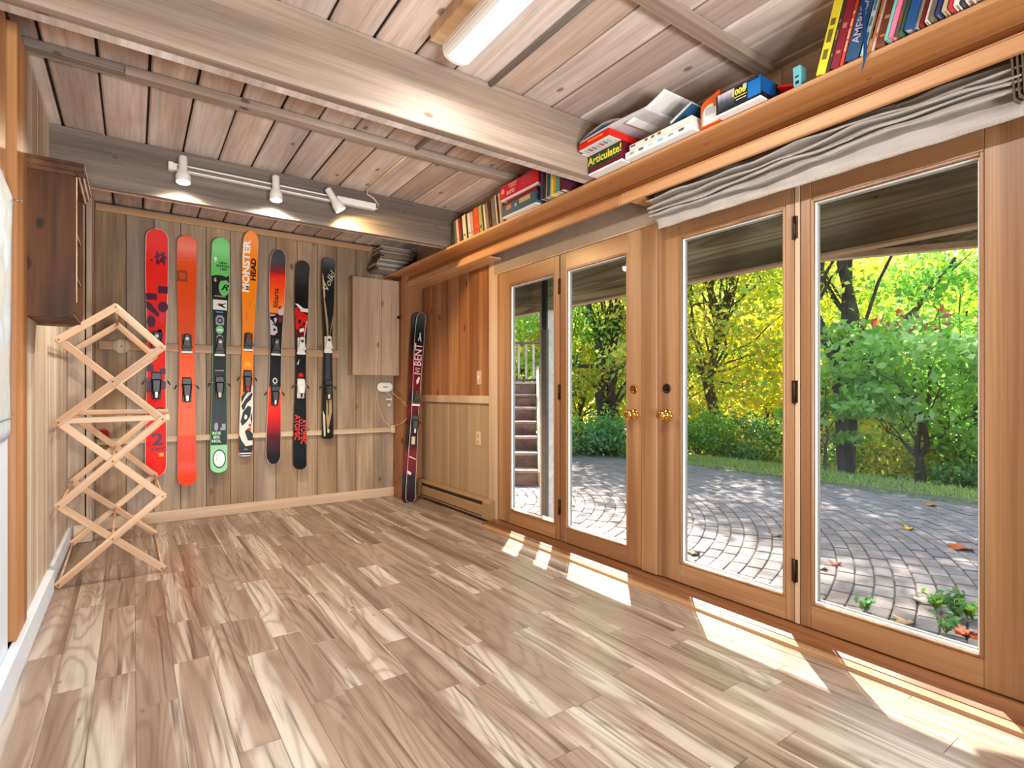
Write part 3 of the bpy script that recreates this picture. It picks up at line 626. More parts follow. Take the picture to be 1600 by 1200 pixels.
        obj('toe_pad', s.blk(0, '', q, 0, .040, .040, -.082, -.064, .010, .014, .002), wing or M['white'], e, local=True)
    def heel(s, q, body, acc, L=.16, brake=True):
        t = s.t; zc = (1-q)*s.L; y = -s.th-s.prof(1-q)
        L *= 1.3; b = s.blk(0, '', q, 0, .032, .032, -L/2, L/2, 0, .012)
        b.add(*_vf(s.blk(0, '', q, 0, .028, .036, -L*.28, L*.22, .012, .050, .010)))
        b.add(*_vf(s.blk(0, '', q, 0, .018, .028, -L*.5, -L*.1, .012, .040, .006)))
        b.add(*_vf(s.blk(0, '', q, 0, .036, .031, L*.20, L*.46, .010, .030, .005)))
        e = obj('heel_binding', b, body, t, local=True)
        obj('heel_lever', s.blk(0, '', q, 0, .009, .013, -L*.46, -L*.12, .041, .048, .003), acc, e, local=True)
        if brake:
            w = s.w(1-q)+.012; z = zc+L*.18
            for sg in (-1, 1): k = MB(); k.tube([(sg*.018, y-.006, z), (sg*w*.8, y-.007, z+.003), (sg*w, y-.003, z), (sg*(w+.006), y-.0, z-.014)], .0028, 6); obj('brake_arm', k, M['steel'], e, local=True)
            for sg in (-1, 1): k = MB(); k.tube([(sg*(w+.004), y-.001, z-.008), (sg*(w+.018), y-.003, z-.036)], [.006, .0045], 8); obj('brake_foot', k, M['black'], e, local=True)
def _vf(b): return b.v, b.f
def circ(ca, cq, ra, rq, n=20, a0=0, a1=2*PI): return [(ca+ra*math.cos(a0+(a1-a0)*k/n), cq+rq*math.sin(a0+(a1-a0)*k/n)) for k in range(n)]
def rect(a0, a1, q0, q1): return [(a0, q0), (a1, q0), (a1, q1), (a0, q1)]
def zramp(name, stops, nscale=0, namt=0, rough=.3):
    """top sheet print graded from tip to tail with a ragged edge"""
    t = NT(name); tc = t.node('ShaderNodeTexCoord'); sp = t.node('ShaderNodeSeparateXYZ'); t.l.new(tc.outputs['Generated'], sp.inputs[0])
    f = t.math('SUBTRACT', 1.0, sp.outputs[2])
    if nscale: f = t.math('ADD', f, t.math('MULTIPLY', t.math('SUBTRACT', t.noise(tc.outputs['Object'], nscale, 3, .6), .5), namt))
    t.l.new(t.ramp(f, stops), t.b.inputs['Base Color']); t.b.inputs['Roughness'].default_value = rough; t.b.inputs['Specular IOR Level'].default_value = .12; return t.m
def wallski(label, pt, pb, wt, ww, wb, top, edge, **k):
    y = 5.262; K, L = ski_frame(pb[0], y, pb[1], pt[0], y, pt[1]); return Ski(label, K, L, wt, ww, wb, top, edge, **k)
RED, PUR = (232, 34, 22), (78, 14, 52)
# 1 red and purple
s = wallski('red ski with purple blocks and a big numeral two, behind the drying rack', (.156, 2.392), (.146, .392), .158, .128, .146, pl(RED, .45, spec=.12), pl((236, 226, 220)), tip_r=.9, tail_r=1.2)
P = pl(PUR, .35)
pix = lambda rows, a0, q0, da, dq: [rect(a0+da*i, a0+da*(i+1), q0+dq*j, q0+dq*(j+1)) for j, rw in enumerate(rows) for i, c in enumerate(rw) if c == '#']
s.poly('printed_graphic', P, pix(['...#..##.', '...#####.', '..###.###', '...#.###.', '#..#####.', '...##..#.'], -.55, .085, .155, .0088))
s.poly('printed_graphic', P, [rect(.1, 1, .225, .255), rect(-1, 0, .258, .285), [(-1, .29), (-.5, .30), (.35, .345), (.05, .352), (-1, .318)], circ(.6, .31, .5, .022), circ(-.55, .372, .45, .024), circ(.3, .43, .35, .03), [(.1, .41), (.5, .40), (.45, .455), (0, .46)]])
s.poly('printed_graphic', P, [rect(-1, -.1, .505, .53), rect(.35, 1, .56, .585), [(-1, .60), (1, .615), (1, .645), (-1, .66)], rect(-1, -.3, .545, .575), circ(.35, .735, .5, .018)])
s.poly('printed_graphic', pl(RED, .45, spec=.12), [circ(.35, .733, .25, .008), circ(.3, .425, .15, .012)], h=.0018)
s.poly('printed_graphic', pl((226, 40, 60), .35), [circ(.55, .345, .3, .011, 16), circ(.5, .365, .25, .009, 16)], h=.0018)
s.text('lettering', '2', .135, .15, .852, P, bold=.005, sx=1.2); s.text('lettering', 'TWO', .042, .3, .891, P, bold=.001, sx=1.15)
s.poly('printed_tag', pl((246, 170, 40)), [rect(.25, .75, .906, .92)])
s.toe(.45, M['black'], M['white']); s.heel(.63, M['black'], M['steel'], .17)
# 2 orange
s = wallski('plain bright orange ski with black bindings and the lowest tail', (.3615, 2.374), (.364, .299), .143, .112, .137, zramp('orange_sheet', [(0, lin((222, 78, 20))), (.42, lin((226, 76, 18))), (.5, lin((252, 90, 30))), (.80, lin((253, 88, 30))), (.801, lin((226, 60, 14)))]), pl((214, 96, 50)), tip_r=.85, tail_r=.9)
s.poly('printed_graphic', pl((140, 62, 22), .4), [rect(-1, .05, .138, .182)]); s.poly('printed_graphic', pl((208, 70, 24), .4), [rect(-.75, -.15, .147, .172)], h=.0018)
s.text('lettering', 'f', .04, -.42, .16, pl((150, 66, 24)), h=.0022)
L1 = pl((206, 70, 24), .35)
s.poly('printed_graphic', L1, [[(-.9, .335), (0, .372), (.9, .335), (.9, .3375), (0, .376), (-.9, .3375)], rect(-.25, .25, .515, .517), rect(-.4, .4, .523, .5245), rect(-.25, .25, .53, .5315)])
s.toe(.43, M['black'], M['white']); s.heel(.615, M['black'], M['steel'], .16)
# 3 green and black
GRN = (104, 196, 104)
s = wallski('green tipped black ski with round stickers and a white circle on its tail', (.6125, 2.397), (.598, .387), .141, .106, .131, zramp('green_black_sheet', [(0, lin(GRN)), (.155, lin(GRN)), (.1551, lin((26, 30, 34))), (.885, lin((26, 32, 36))), (.8851, lin((146, 208, 158)))]), pl((120, 180, 120)), tip_r=1.0, tail_r=.75)
DK, WH = pl((24, 28, 30), .35), pl((228, 228, 222), .35)
s.text('lettering', 'NEW\nSCHOOL\n1260', .026, .3, .117, DK, bold=.0012); s.poly('printed_graphic', WH, [circ(-.55, .088, .16, .008, 12), rect(-.6, -.5, .094, .104)])
s.poly('printed_graphic', pl(GRN, .35), [circ(.45, .208, .62, .036, 28), circ(-.1, .156, .9, .012, 20)]); s.poly('printed_graphic', DK, [circ(-.1, .168, .9, .012, 20)], h=.0017)
s.text('lettering', 'R', .07, .45, .208, DK, bold=.002, h=.0022, shear=.4, sx=1.3)
s.poly('printed_tag', pl((236, 178, 96)), [circ(-.55, .175, .18, .011, 14)]); s.text('lettering', '9', .03, -.55, .175, WH, h=.0022)
s.text('lettering', 'ROSSIGNOL', .016, 0, .247, WH); s.poly('printed_tag', WH, [rect(-.85, .85, .262, .305)])
s.poly('printed_tag', DK, [[(-.2, .276), (.2, .279), (.75, .274), (.75, .277), (.3, .284), (.75, .296), (.6, .297), (.1, .29), (-.2, .288)], circ(-.35, .283, .05, .004, 8)], h=.0018)
s.poly('printed_tag', pl((70, 150, 210)), [rect(-.5, .4, .312, .317)]); GY = pl((150, 154, 158), .4)
s.poly('printed_tag', GY, [[(-.55, .37), (-.55, .34), (-.3, .328), (.3, .328), (.55, .34), (.55, .37)], circ(0, .425, .5, .014, 18)]); s.poly('printed_tag', DK, [circ(0, .35, .38, .013, 16), circ(.05, .426, .32, .009, 14)], h=.0018)
s.poly('printed_tag', GY, [circ(0, .35, .2, .007, 12), circ(-.05, .428, .12, .005, 10)], h=.0024)
s.poly('printed_tag', pl((120, 196, 130)), [circ(0, .390, .55, .018, 20)]); s.poly('printed_tag', WH, [rect(-.35, .35, .387, .396), circ(0, .452, .35, .014, 14)], h=.0018); s.poly('printed_tag', DK, [circ(0, .452, .18, .008, 12)], h=.0024)
s.text('lettering', 'SALOMON', .014, 0, .565, WH)
s.poly('printed_graphic', GY, [circ(-.35, .805, .25, .018, 12), rect(.35, .8, .793, .82), rect(.15, .35, .81, .82)])
s.text('lettering', 'ROS\nSIG\nNOL', .034, -.3, .85, pl((176, 214, 176)), bold=.0018)
s.poly('printed_graphic', pl((24, 74, 72), .35), [circ(.05, .942, .78, .040, 30)]); s.poly('printed_graphic', pl((226, 234, 236), .35), [circ(.05, .942, .66, .034, 28)], h=.0018)
s.poly('printed_graphic', pl((90, 120, 130), .4), [[(-.3, .925), (.3, .92), (.25, .926), (-.2, .931)], [(-.35, .95), (-.3, .938), (-.26, .938), (-.3, .952)]], h=.0024)
s.toe(.462, M['black'], WH); s.heel(.635, M['black'], pl((214, 200, 160)), .15)
# 4 orange tip, black and white tail
ORG = (248, 138, 22)
s = wallski('orange ski with large lettering and a black and white drawing at its tail', (.8485, 2.494), (.807, .509), .128, .094, .112, zramp('orange_bw_sheet', [(0, lin(ORG)), (.68, lin(ORG)), (.6801, lin((226, 220, 206)))]), pl((224, 150, 70)), tip_r=1.5, tail_r=.35, twin=False)
s.poly('printed_graphic', pl(ORG, .3), [[(-1, .68), (1, .68), (-.1, .71), (-1, .735)]])
s.text('lettering', 'MONSTER', .075, -.42, .157, pl((240, 238, 232)), rot=PI/2, bold=.003, sx=1.32); s.text('lettering', 'HEAD', .056, .48, .165, pl((36, 20, 14)), rot=PI/2, bold=.0028, sx=1.35)
s.poly('printed_graphic', pl((206, 104, 18), .35), [[(-.35, .37), (-.3, .345), (-.25, .345), (-.25, .39), (-.35, .40)], [(.1, .33), (.3, .30), (.34, .30), (.16, .345)]])
s.poly('printed_graphic', DK, [[(-.9, .735), (-.2, .71), (.4, .69), (.2, .71), (-.4, .74), (-.8, .765)], [(-.8, .775), (-.2, .745), (.8, .715), (.9, .725), (.6, .748), (0, .765), (-.3, .79), (-.6, .795)], [(-.5, .80), (.2, .775), (.7, .78), (.6, .82), (.1, .845), (-.6, .865), (-.85, .845)], [(.6, .83), (.9, .80), (.85, .86)], [(-1, .90), (-.6, .93), (0, .955), (1, .95), (1, .995), (-1, .995)], [(-.2, .89), (.3, .875), (1, .90), (1, .93), (.3, .93)]])
s.poly('printed_graphic', WH, [circ(-.1, .825, .22, .011, 12), [(-.7, .895), (-.3, .925), (.2, .94), (.9, .945), (.3, .948), (-.3, .935), (-.7, .915)], rect(-.8, .8, .984, .989)], h=.0018)
s.poly('printed_graphic', pl((190, 60, 44), .4), [rect(.35, .75, .855, .868), rect(.35, .75, .872, .885)], h=.0022); s.text('lettering', 'head', .014, 0, .968, WH, h=.0022)
s.toe(.49, M['black'], pl((180, 30, 24))); s.heel(.665, M['black'], pl((200, 40, 30)), .15)
s.poly('printed_graphic', pl((250, 176, 40)), [[(-.5, .59), (.05, .572), (.6, .59), (.6, .60), (-.5, .60)]])
# 5 black to red sunset, killibarta
s = wallski('black tipped ski fading red to orange with a pale edge all round', (1.0775, 2.369), (1.0335, .424), .138, .100, .126, zramp('sunset_sheet', [(0, lin((52, 54, 60))), (.07, lin((60, 44, 50))), (.10, lin((140, 24, 24))), (.13, lin((236, 52, 24))), (.23, lin((252, 104, 30))), (.29, lin((250, 150, 60))), (.302, lin((24, 20, 24))), (.635, lin((26, 22, 26))), (.655, lin((250, 84, 30))), (.73, lin((242, 46, 24))), (.80, lin((196, 24, 30))), (.87, lin((90, 20, 34))), (.96, lin((28, 28, 36)))], 14, .035), pl((214, 196, 184)), tip_r=1.5, tail_r=1.4)
s.text('lettering', 'llibarta', .062, -.12, .225, pl((70, 24, 20)), rot=PI/2, bold=.0014, sx=1.05)
LV = pl((204, 190, 204), .4)
s.poly('printed_graphic', LV, [[(.15, .29), (.5, .275), (.95, .268), (.9, .302), (.4, .305)], [(-.95, .325), (-.6, .335), (-.3, .355), (.1, .36), (.2, .385), (-.3, .40), (-.9, .398)], [(-.4, .322), (-.1, .315), (.1, .325), (-.2, .345)], [(-.9, .305), (-.3, .302), (-.2, .308), (-.9, .312)]])
s.poly('printed_graphic', pl((110, 18, 44), .4), [[(.1, .312), (.9, .308), (.9, .335), (.4, .338)], [(.2, .268), (.5, .258), (.6, .266), (.4, .276)]]); s.poly('printed_graphic', DK, [[(-.4, .365), (-.1, .37), (.0, .378), (-.5, .38)], [(-.7, .345), (-.45, .35), (-.6, .356)]], h=.0018)
s.poly('printed_tag', WH, [circ(-.05, .49, .35, .012, 14, PI, 2*PI), circ(0, .612, .4, .014, 16)]); s.poly('printed_tag', DK, [circ(0, .612, .25, .009, 14)], h=.0018); s.text('lettering', 'ATRIS\nBIRDIE', .014, 0, .634, GY)
s.toe(.452, M['black'], GY, WH); s.heel(.68, M['black'], M['steel'], .14)
# 6 black with red panels
s = wallski('narrow black ski with red and white shards and red double lettering at its tail', (1.287, 2.293), (1.264, .359), .124, .092, .118, zramp('black_sheet', [(0, lin((44, 42, 46))), (.2, lin((18, 18, 20))), (1, lin((20, 24, 28)))], 10, .2), pl((70, 30, 30)), tip_r=.95, tail_r=.8)
RD = zramp('red_speckle', [(.2, lin((200, 26, 22))), (.5, lin((232, 40, 30))), (.7, lin((90, 14, 12)))], 30, 1.2)
s.poly('printed_graphic', RD, [[(-1, .225), (-.5, .22), (.2, .245), (.95, .255), (.9, .32), (.4, .395), (-.3, .38), (-.9, .36)], [(.3, .40), (.95, .395), (.9, .42), (.3, .425)], circ(0, .55, .5, .014, 12)])
s.poly('printed_graphic', WH, [[(-1, .205), (-.6, .205), (.3, .225), (1, .225), (1, .243), (-.3, .24), (-.1, .236)], [(.85, .285), (.95, .285), (.3, .43), (.1, .43)], [(-.3, .325), (.45, .318), (.45, .335), (-.3, .342)], [(-.7, .395), (-.2, .42), (-.35, .425)], [(-.8, .495), (-.3, .47), (-.5, .498)]], h=.0018)
s.poly('printed_graphic', pl((18, 18, 20)), [circ(-.3, .29, .25, .012, 10), circ(.4, .30, .2, .01, 10), [(-.9, .33), (-.3, .35), (-.8, .36)]], h=.0019)
AT = pl((226, 52, 44), .4)
s.text('lettering', 'ATOMIC', .066, -.48, .80, AT, rot=-PI/2, bold=.0022, sx=.92); s.text('lettering', 'ATOMIC', .066, .52, .82, AT, rot=-PI/2, bold=.0022, sx=.92)
s.poly('printed_graphic', pl((20, 24, 28)), [rect(-.42, -.32, .69, .91), rect(.35, .44, .7, .93)], h=.0026)
s.toe(.405, WH, M['black']); s.heel(.612, WH, M['black'], .14)
# 7 black and gold
s = wallski('short black ski with gold streaks and pale script near its tip', (1.5255, 2.357), (1.5225, .626), .124, .082, .108, zramp('black_gold_sheet', [(0, lin((84, 92, 98))), (.06, lin((30, 34, 36))), (1, lin((22, 24, 22)))]), pl((60, 62, 58)), tip_r=.8, tail_r=.25, twin=False)
GD = pl((168, 146, 96), .4); PG = pl((206, 196, 164), .4)
s.poly('printed_graphic', GD, [[(-.9, .08), (-.7, .10), (-.55, .22), (.05, .36), (.1, .43), (-.1, .45), (-.4, .36), (-.7, .24), (-.9, .12)], [(.95, .31), (.9, .36), (.1, .47), (-.2, .47), (.4, .42)], [(-.45, .74), (.7, .73), (.75, .85), (.2, .93), (-.05, .96), (-.3, .88), (-.3, .80)]])
s.poly('printed_graphic', pl((22, 24, 22)), [[(.0, .78), (.25, .77), (.2, .88), (.05, .86)], rect(-.25, -.1, .75, .8)], h=.0018)
s.poly('printed_graphic', PG, [[(-.9, .84), (-.5, .87), (-.4, .98), (-.7, .985)], circ(.1, .955, .22, .012, 12), [(-.7, .12), (-.55, .13), (-.45, .215), (-.55, .22)]], h=.002)
s.text('lettering', 'Volkl', .085, .12, .13, PG, rot=math.radians(68), shear=.3, sx=1.15)
s.toe(.475, WH, pl((90, 60, 50))); s.heel(.725, M['black'], pl((220, 196, 160)), .15); s.poly('binding_plate', M['black'], [rect(-.55, .55, .50, .72)], h=.006)
# leaning pair in the corner
for i, (lb, yo) in enumerate((('front black and dark red ski of the pair leaning in the corner', 0), ('rear black ski of the pair leaning in the corner, mostly hidden', .045))):
    K, L = ski_frame(2.197, 4.87+yo, .002, 2.378, 5.005+yo, 1.868, math.radians(-12))
    if i: K = K @ Matrix.Translation((-.022, 0, .0)) 
    s = Ski(lb, K, L, .098, .072, .092, zramp('crimson_black_sheet%d' % i, [(0, lin((16, 14, 16))), (.17, lin((16, 14, 16))), (.26, lin((92, 18, 24))), (.40, lin((100, 18, 24))), (.46, lin((20, 16, 18))), (.5, lin((100, 16, 20))), (.62, lin((60, 12, 16))), (.70, lin((26, 16, 18))), (.75, lin((112, 20, 26))), (.83, lin((100, 18, 24))), (.87, lin((20, 12, 16))), (1, lin((40, 12, 20)))], 10, .02), pl((216, 206, 200) if not i else (40, 36, 38)), tip_r=1.1, tail_r=1.0, group='skis leaning in the corner', tipc=.04)
    if i: continue
    pk = pl((224, 190, 190), .4)
    s.poly('printed_graphic', pl((196, 196, 196)), [[(-.05, .105), (.15, .105), (.15, .125), (.45, .15), (.3, .155), (.05, .135), (-.2, .152), (-.3, .145), (0, .125)]])
    s.text('lettering', 'BENT', .105, 0, .225, pk, rot=PI/2, bold=.001, sx=.9); s.text('lettering', 'VI', .07, 0, .31, pk, rot=math.radians(80))
    s.poly('printed_graphic', pk, [[(-.2, .365), (.4, .34), (.7, .35), (.4, .375), (0, .385)], rect(-.8, .8, .325, .33), [(-.8, .76), (.8, .775), (.8, .78), (-.8, .767)], [(-.9, .835), (0, .848), (-.2, .86), (-.9, .852)]])
    s.poly('printed_tag', pl((196, 184, 150)), [rect(-.5, .4, .66, .70)])
    s.toe(.455, M['black'], pl((130, 20, 26)), WH); s.heel(.595, M['black'], M['steel'], .15)
# ================================================================== DRYING RACK (two scissor frames joined by rods)
rk = thing('drying_rack', 'pale wooden accordion drying rack standing open beside the bleached wall', 'drying rack', (-.11, 4.36, 0))
def slat(name, p0, p1, w, th, parent, wdir=None, ext=.012, mat=None):
    """flat bar between two points; w is its width in the frame plane, th its thickness along Y"""
    p0, p1 = Vector(p0), Vector(p1); d = p1-p0; L = d.length; X = d.normalized(); Yv = Vector(wdir or (0, 1, 0)); Yv = (Yv-X*Yv.dot(X)).normalized(); Zv = X.cross(Yv)
    o = obj(name, MB().cbox(-ext, L+ext, -th/2, th/2, -w/2, w/2, .002), mat or M['rack'], parent, local=True)
    K = Matrix(((X.x, Yv.x, Zv.x, p0.x), (X.y, Yv.y, Zv.y, p0.y), (X.z, Yv.z, Zv.z, p0.z), (0, 0, 0, 1))); o.matrix_local = Matrix.Translation(-wloc(parent)) @ K; return o
def frame(y, dx, front):
    s = 1 if front else -1; y2 = y+.017*s
    Lx = [-.338+dx, -.338+dx, -.337+dx, -.336+dx]; Rx = [.140+dx, .141+dx, .141+dx, .138+dx]
    LZ = [.022, .452, .911, 1.365]; RZ = [.022, .455, .915, 1.342]; top = (-.085+dx, 1.565)
    for k in range(3):
        slat('slat', (Lx[k], y, LZ[k]), (Rx[k+1], y, RZ[k+1]), .040, .013, rk)
        slat('slat', (Rx[k], y2, RZ[k]), (Lx[k+1], y2, LZ[k+1]), .040, .013, rk)
    slat('slat', (Lx[3], y, LZ[3]), (top[0], y, top[1]), .040, .013, rk); slat('slat', (Rx[3], y2, RZ[3]), (top[0], y2, top[1]), .040, .013, rk)
    J = [(Lx[k], LZ[k]) for k in range(4)]+[(Rx[k], RZ[k]) for k in range(4)]+[top]+[((Lx[k]+Rx[k])/2, (LZ[k]+LZ[k+1])/2) for k in range(3)]
    return J
JF = frame(3.845, 0, True); JB = frame(4.86, -.012, False)
for k, (a, b) in enumerate(zip(JF, JB)):
    if k in (11,): continue
    obj('rod', MB().tube([(a[0], 3.852, a[1]), (b[0], 4.855, b[1])], .0065, 8), M['rack'], rk)
for (x, z) in JF: obj('rivet', MB().lathe([(.005, 0), (.005, .003), (.003, .0045), (0, .0045)], 10, M=Matrix.Translation((x, 3.838, z)) @ Matrix.Rotation(PI/2, 4, 'X')), M['brass_old'], rk)
slat('cross_bar', (-.33, 3.87, .918), (.165, 3.87, .925), .032, .012, rk); slat('cross_bar', (-.30, 4.02, .958), (.165, 4.02, .955), .030, .012, rk)
# ================================================================== DARK WALL CABINET
dc = thing('wall_cabinet', 'dark stained open wall cabinet hung above the drying rack', 'cabinet', (-.29, 3.22, 1.36))
def rounded_side(y0, y1):
    x0, x1, z0, z1, R = XL+.004, -.206, 1.40, 2.02, .06
    P = [(x0, z1), (x0, z0)]+[(x1-R+R*math.sin(a), z0+R-R*math.cos(a)) for a in [PI/2*k/8 for k in range(9)]]+[(x1, z1)]
    return MB().prism(P, 1, y0, y1)
obj('side_panel', rounded_side(3.03, 3.05), M['walnut'], dc); obj('side_panel', rounded_side(3.425, 3.445), M['walnut'], dc)
obj('side_edge', MB().cbox(-.207, -.203, 3.029, 3.034, 1.47, 2.02, .001), M['rack'], dc, label='worn pale front edge')
obj('back_panel', MB().box(XL+.002, XL+.012, 3.05, 3.425, 1.41, 2.02), M['walnut'], dc)
for z in (1.41, 1.60, 1.80): obj('inner_shelf', MB().cbox(XL+.012, -.215, 3.051, 3.424, z, z+.014, .002), M['walnut'], dc)
cr = [(0, 2.02), (.006, 2.022), (.010, 2.036), (.018, 2.042), (.022, 2.058), (.030, 2.064), (.030, 2.074), (0, 2.074)]
obj('crown_moulding', MB().prism([(-.206+p[0], p[1]) for p in cr], 1, 3.012, 3.465), M['walnut'], dc); obj('crown_moulding', MB().prism([(3.03-p[0], p[1]) for p in cr], 0, XL+.004, -.178), M['walnut'], dc)
obj('top_board', MB().cbox(XL+.004, -.206, 3.03, 3.445, 2.02, 2.07, .002), M['walnut'], dc)
for k, (col, h, y) in enumerate((((40, 40, 48), .13, 3.10), ((180, 40, 36), .12, 3.13), ((220, 214, 200), .13, 3.165), ((60, 60, 70), .11, 3.20))):
    b = obj('paperback', MB().cbox(-.345, -.232, y, y+.022, 1.615, 1.615+h, .002), pl(col), label=('black', 'red', 'white', 'slate')[k]+' paperback standing inside the dark wall cabinet', cat='book', group='paperbacks in the dark cabinet')
# ================================================================== WALL MAP
mp = thing('wall_map', 'large pale paper map pinned over the closet door, its corner curling', 'map', (-.385, 2.4, .92))
def mapf(u, w):
    y = 1.75+1.0*u; top = 1.905-.10*max(0, (u-.55)/.45)**1.6; z = .918+(top-.918)*w+.012*math.sin(6*u)*(1-w)
    x = -.386+.012*abs(math.sin(9*u+2*w))*.5+.02*max(0, u-.9)*10*max(0, w-.8)+.004
    return (x, y, z)
def mapmat():
    t = NT('map_print'); p = t.node('ShaderNodeNewGeometry').outputs['Position']
    f = t.noise(p, 3.5, 5, .6); c = t.ramp(f, [(.42, lin((214, 228, 240))), (.5, lin((196, 208, 216))), (.53, lin((204, 204, 196))), (.6, lin((214, 218, 216)))]); t.l.new(c, t.b.inputs['Base Color']); t.b.inputs['Roughness'].default_value = .7; return t.m
o = obj('map_sheet', MB().grid(40, 30, mapf), mapmat(), mp, recalc=False); o.modifiers.new('thick', 'SOLIDIFY').thickness = .0015
obj('map_pin', MB().lathe([(.004, 0), (.004, .004), (.002, .006), (.002, .014), (.005, .016), (.005, .02), (0, .021)], 10, M=Matrix.Translation((-.366, 2.742, 1.803)) @ Matrix.Rotation(PI/2, 4, 'Y')), M['steel'], mp)
obj('map_fold', MB().tube([(-.372, 1.9, .965), (-.372, 2.745, .985)], .002, 5), pl((170, 176, 180)), mp)
# ================================================================== PANEL CABINET on the back wall
bc = thing('wall_cabinet', 'pale plank cabinet with a two board door by the corner post', 'cabinet', (1.97, 5.24, 1.247))
obj('cabinet_body', MB().cbox(1.736, 2.212, 5.178, YB-.001, 1.247, 2.20, .003), M['back'], bc)
obj('door_board', MB().cbox(1.733, 2.024, 5.158, 5.177, 1.243, 2.203, .003), M['bleached'] if False else M['cabdoor'] if 'cabdoor' in M else M['back'], bc)
obj('door_board', MB().cbox(2.0265, 2.213, 5.158, 5.177, 1.243, 2.203, .003), M['cabdoor'] if 'cabdoor' in M else M['back'], bc)
obj('hinge', MB().cbox(2.19, 2.232, 5.150, 5.158, 1.82, 1.85, .002).tube([(2.214, 5.148, 1.815), (2.214, 5.148, 1.855)], .005, 8), M['bronze'], bc)
# ================================================================== SMALL THINGS ON THE BACK WALL
dk = thing('wall_plaque', 'small round pale wooden disk nailed to the upper batten', 'plaque', (-.08, 5.272, 1.38))
obj('disk', MB().lathe([(.056, 0), (.058, .003), (.058, .008), (.055, .011), (0, .012)], 30, M=Matrix.Translation((-.08, 5.279, 1.44)) @ Matrix.Rotation(PI/2, 4, 'X')), M['bleached'], dk)
obj('nail', MB().lathe([(.005, 0), (.005, .002), (0, .003)], 10, M=Matrix.Translation((-.08, 5.266, 1.44)) @ Matrix.Rotation(PI/2, 4, 'X')), M['bronze'], dk)
gz = thing('head_torch', 'small black head torch with a red rim resting on the lower batten', 'torch', (-.20, 5.25, .712))
obj('torch_body', MB().cbox(-.245, -.16, 5.235, 5.275, .713, .74, .008), M['black'], gz)
obj('lamp_rim', MB().lathe([(.036, 0), (.038, .012), (.030, .02), (.026, .016), (0, .014)], 20, M=Matrix.Translation((-.192, 5.235, .752)) @ Matrix.Rotation(PI/2, 4, 'X')), pl((150, 30, 36)), gz, label='dark red rim')
obj('strap', MB().tube([(-.25, 5.25, .725), (-.275, 5.255, .715), (-.285, 5.26, .70)], .006, 6), M['black'], gz)
pr = thing('cable_reel', 'white oval cable holder with a slot under the plank cabinet', 'cable holder', (2.10, 5.30, 1.07))
P = [(2.105+.036*s0+.046*math.cos(a), 1.128+.046*math.sin(a)) for s0, r0 in ((1, -PI/2), (-1, PI/2)) for a in [r0+PI*k/12 for k in range(13)]]
obj('face_plate', MB().prism(P, 1, 5.268, 5.280), M['white'], pr); obj('core', MB().prism([(2.105+(p[0]-2.105)*.85, 1.128+(p[1]-1.128)*.8) for p in P], 1, 5.28, YB), pl((190, 184, 174)), pr)
obj('slot', MB().cbox(2.085, 2.135, 5.2665, 5.269, 1.123, 1.132, .002), M['black'], pr)
cp = [(2.03, 5.285, 1.10), (2.022, 5.29, 1.06), (2.03, 5.292, .98), (2.06, 5.292, .88), (2.10, 5.292, .79), (2.14, 5.29, .74), (2.18, 5.27, .722), (2.205, 5.20, .735), (2.215, 5.085, .765), (2.25, 5.08, .80), (2.288, 5.08, .85), (2.285, 5.08, .90), (2.25, 5.08, .94), (2.225, 5.085, .98), (2.205, 5.20, 1.03), (2.18, 5.285, 1.08)]
cb = thing('extension_cord', 'looped cream extension cord hanging below the white cable holder', 'cord', (2.13, 5.29, .72))
def smooth(pts, n=5):
    out = []
    for i in range(len(pts)-1):
        p0, p1, p2, p3 = [Vector(pts[min(max(i+k, 0), len(pts)-1)]) for k in (-1, 0, 1, 2)]
        for k in range(n):
            t = k/n; out.append(.5*((2*p1)+(p2-p0)*t+(2*p0-5*p1+4*p2-p3)*t*t+(3*p1-p0-3*p2+p3)*t**3))
    return out+[Vector(pts[-1])]
obj('cord_run', MB().tube(smooth(cp), .0045, 6), pl((206, 176, 140)), cb)
obj('cord_tail', MB().tube(smooth([(2.11, 5.27, 1.085), (2.15, 5.272, 1.05), (2.175, 5.274, 1.02), (2.17, 5.274, .97), (2.155, 5.276, .95)]), .004, 6), pl((214, 196, 168)), cb)
obj('plug', MB().cbox(2.12, 2.178, 5.262, 5.290, .993, 1.008, .004), M['white'], cb); obj('plug', MB().cbox(2.138, 2.16, 5.262, 5.290, .93, .955, .004), M['white'], cb)
ot = thing('wall_outlet', 'small pale surface outlet at the end of the lower batten', 'outlet', (2.19, 5.27, .66))
obj('outlet_box', MB().cbox(2.168, 2.212, 5.255, 5.279, .655, .735, .004), pl((206, 186, 160)), ot); obj('socket', MB().cbox(2.18, 2.20, 5.2535, 5.2555, .70, .72, .001).cbox(2.18, 2.20, 5.2535, 5.2555, .67, .69, .001), M['ivory'], ot)
def plate(label, y, z, sw):
    t = thing('light_switch' if sw else 'wall_outlet', label, 'switch' if sw else 'outlet', (XR-.004, y, z-.06))
    obj('cover_plate', MB().cbox(XR-.006, XR, y-.037, y+.037, z-.06, z+.06, .003), M['ivory'] if not sw else M['casing'], t)
    if sw: obj('toggle', MB().cbox(XR-.014, XR-.005, y-.005, y+.005, z-.006, z+.014, .002), M['white'], t)
    else:
        for dz in (-.026, .026): obj('socket', MB().cbox(XR-.009, XR-.005, y-.016, y+.016, z+dz-.014, z+dz+.014, .004), pl((176, 148, 112)), t)
plate('light switch on a pine coloured plate above the wainscot cap', 3.97, 1.20, True); plate('tan double outlet on the cream wainscot above the heater', 3.985, .675, False)
ht = thing('baseboard_heater', 'taupe electric baseboard heater under the wainscot', 'heater', (2.405, 4.35, .0))
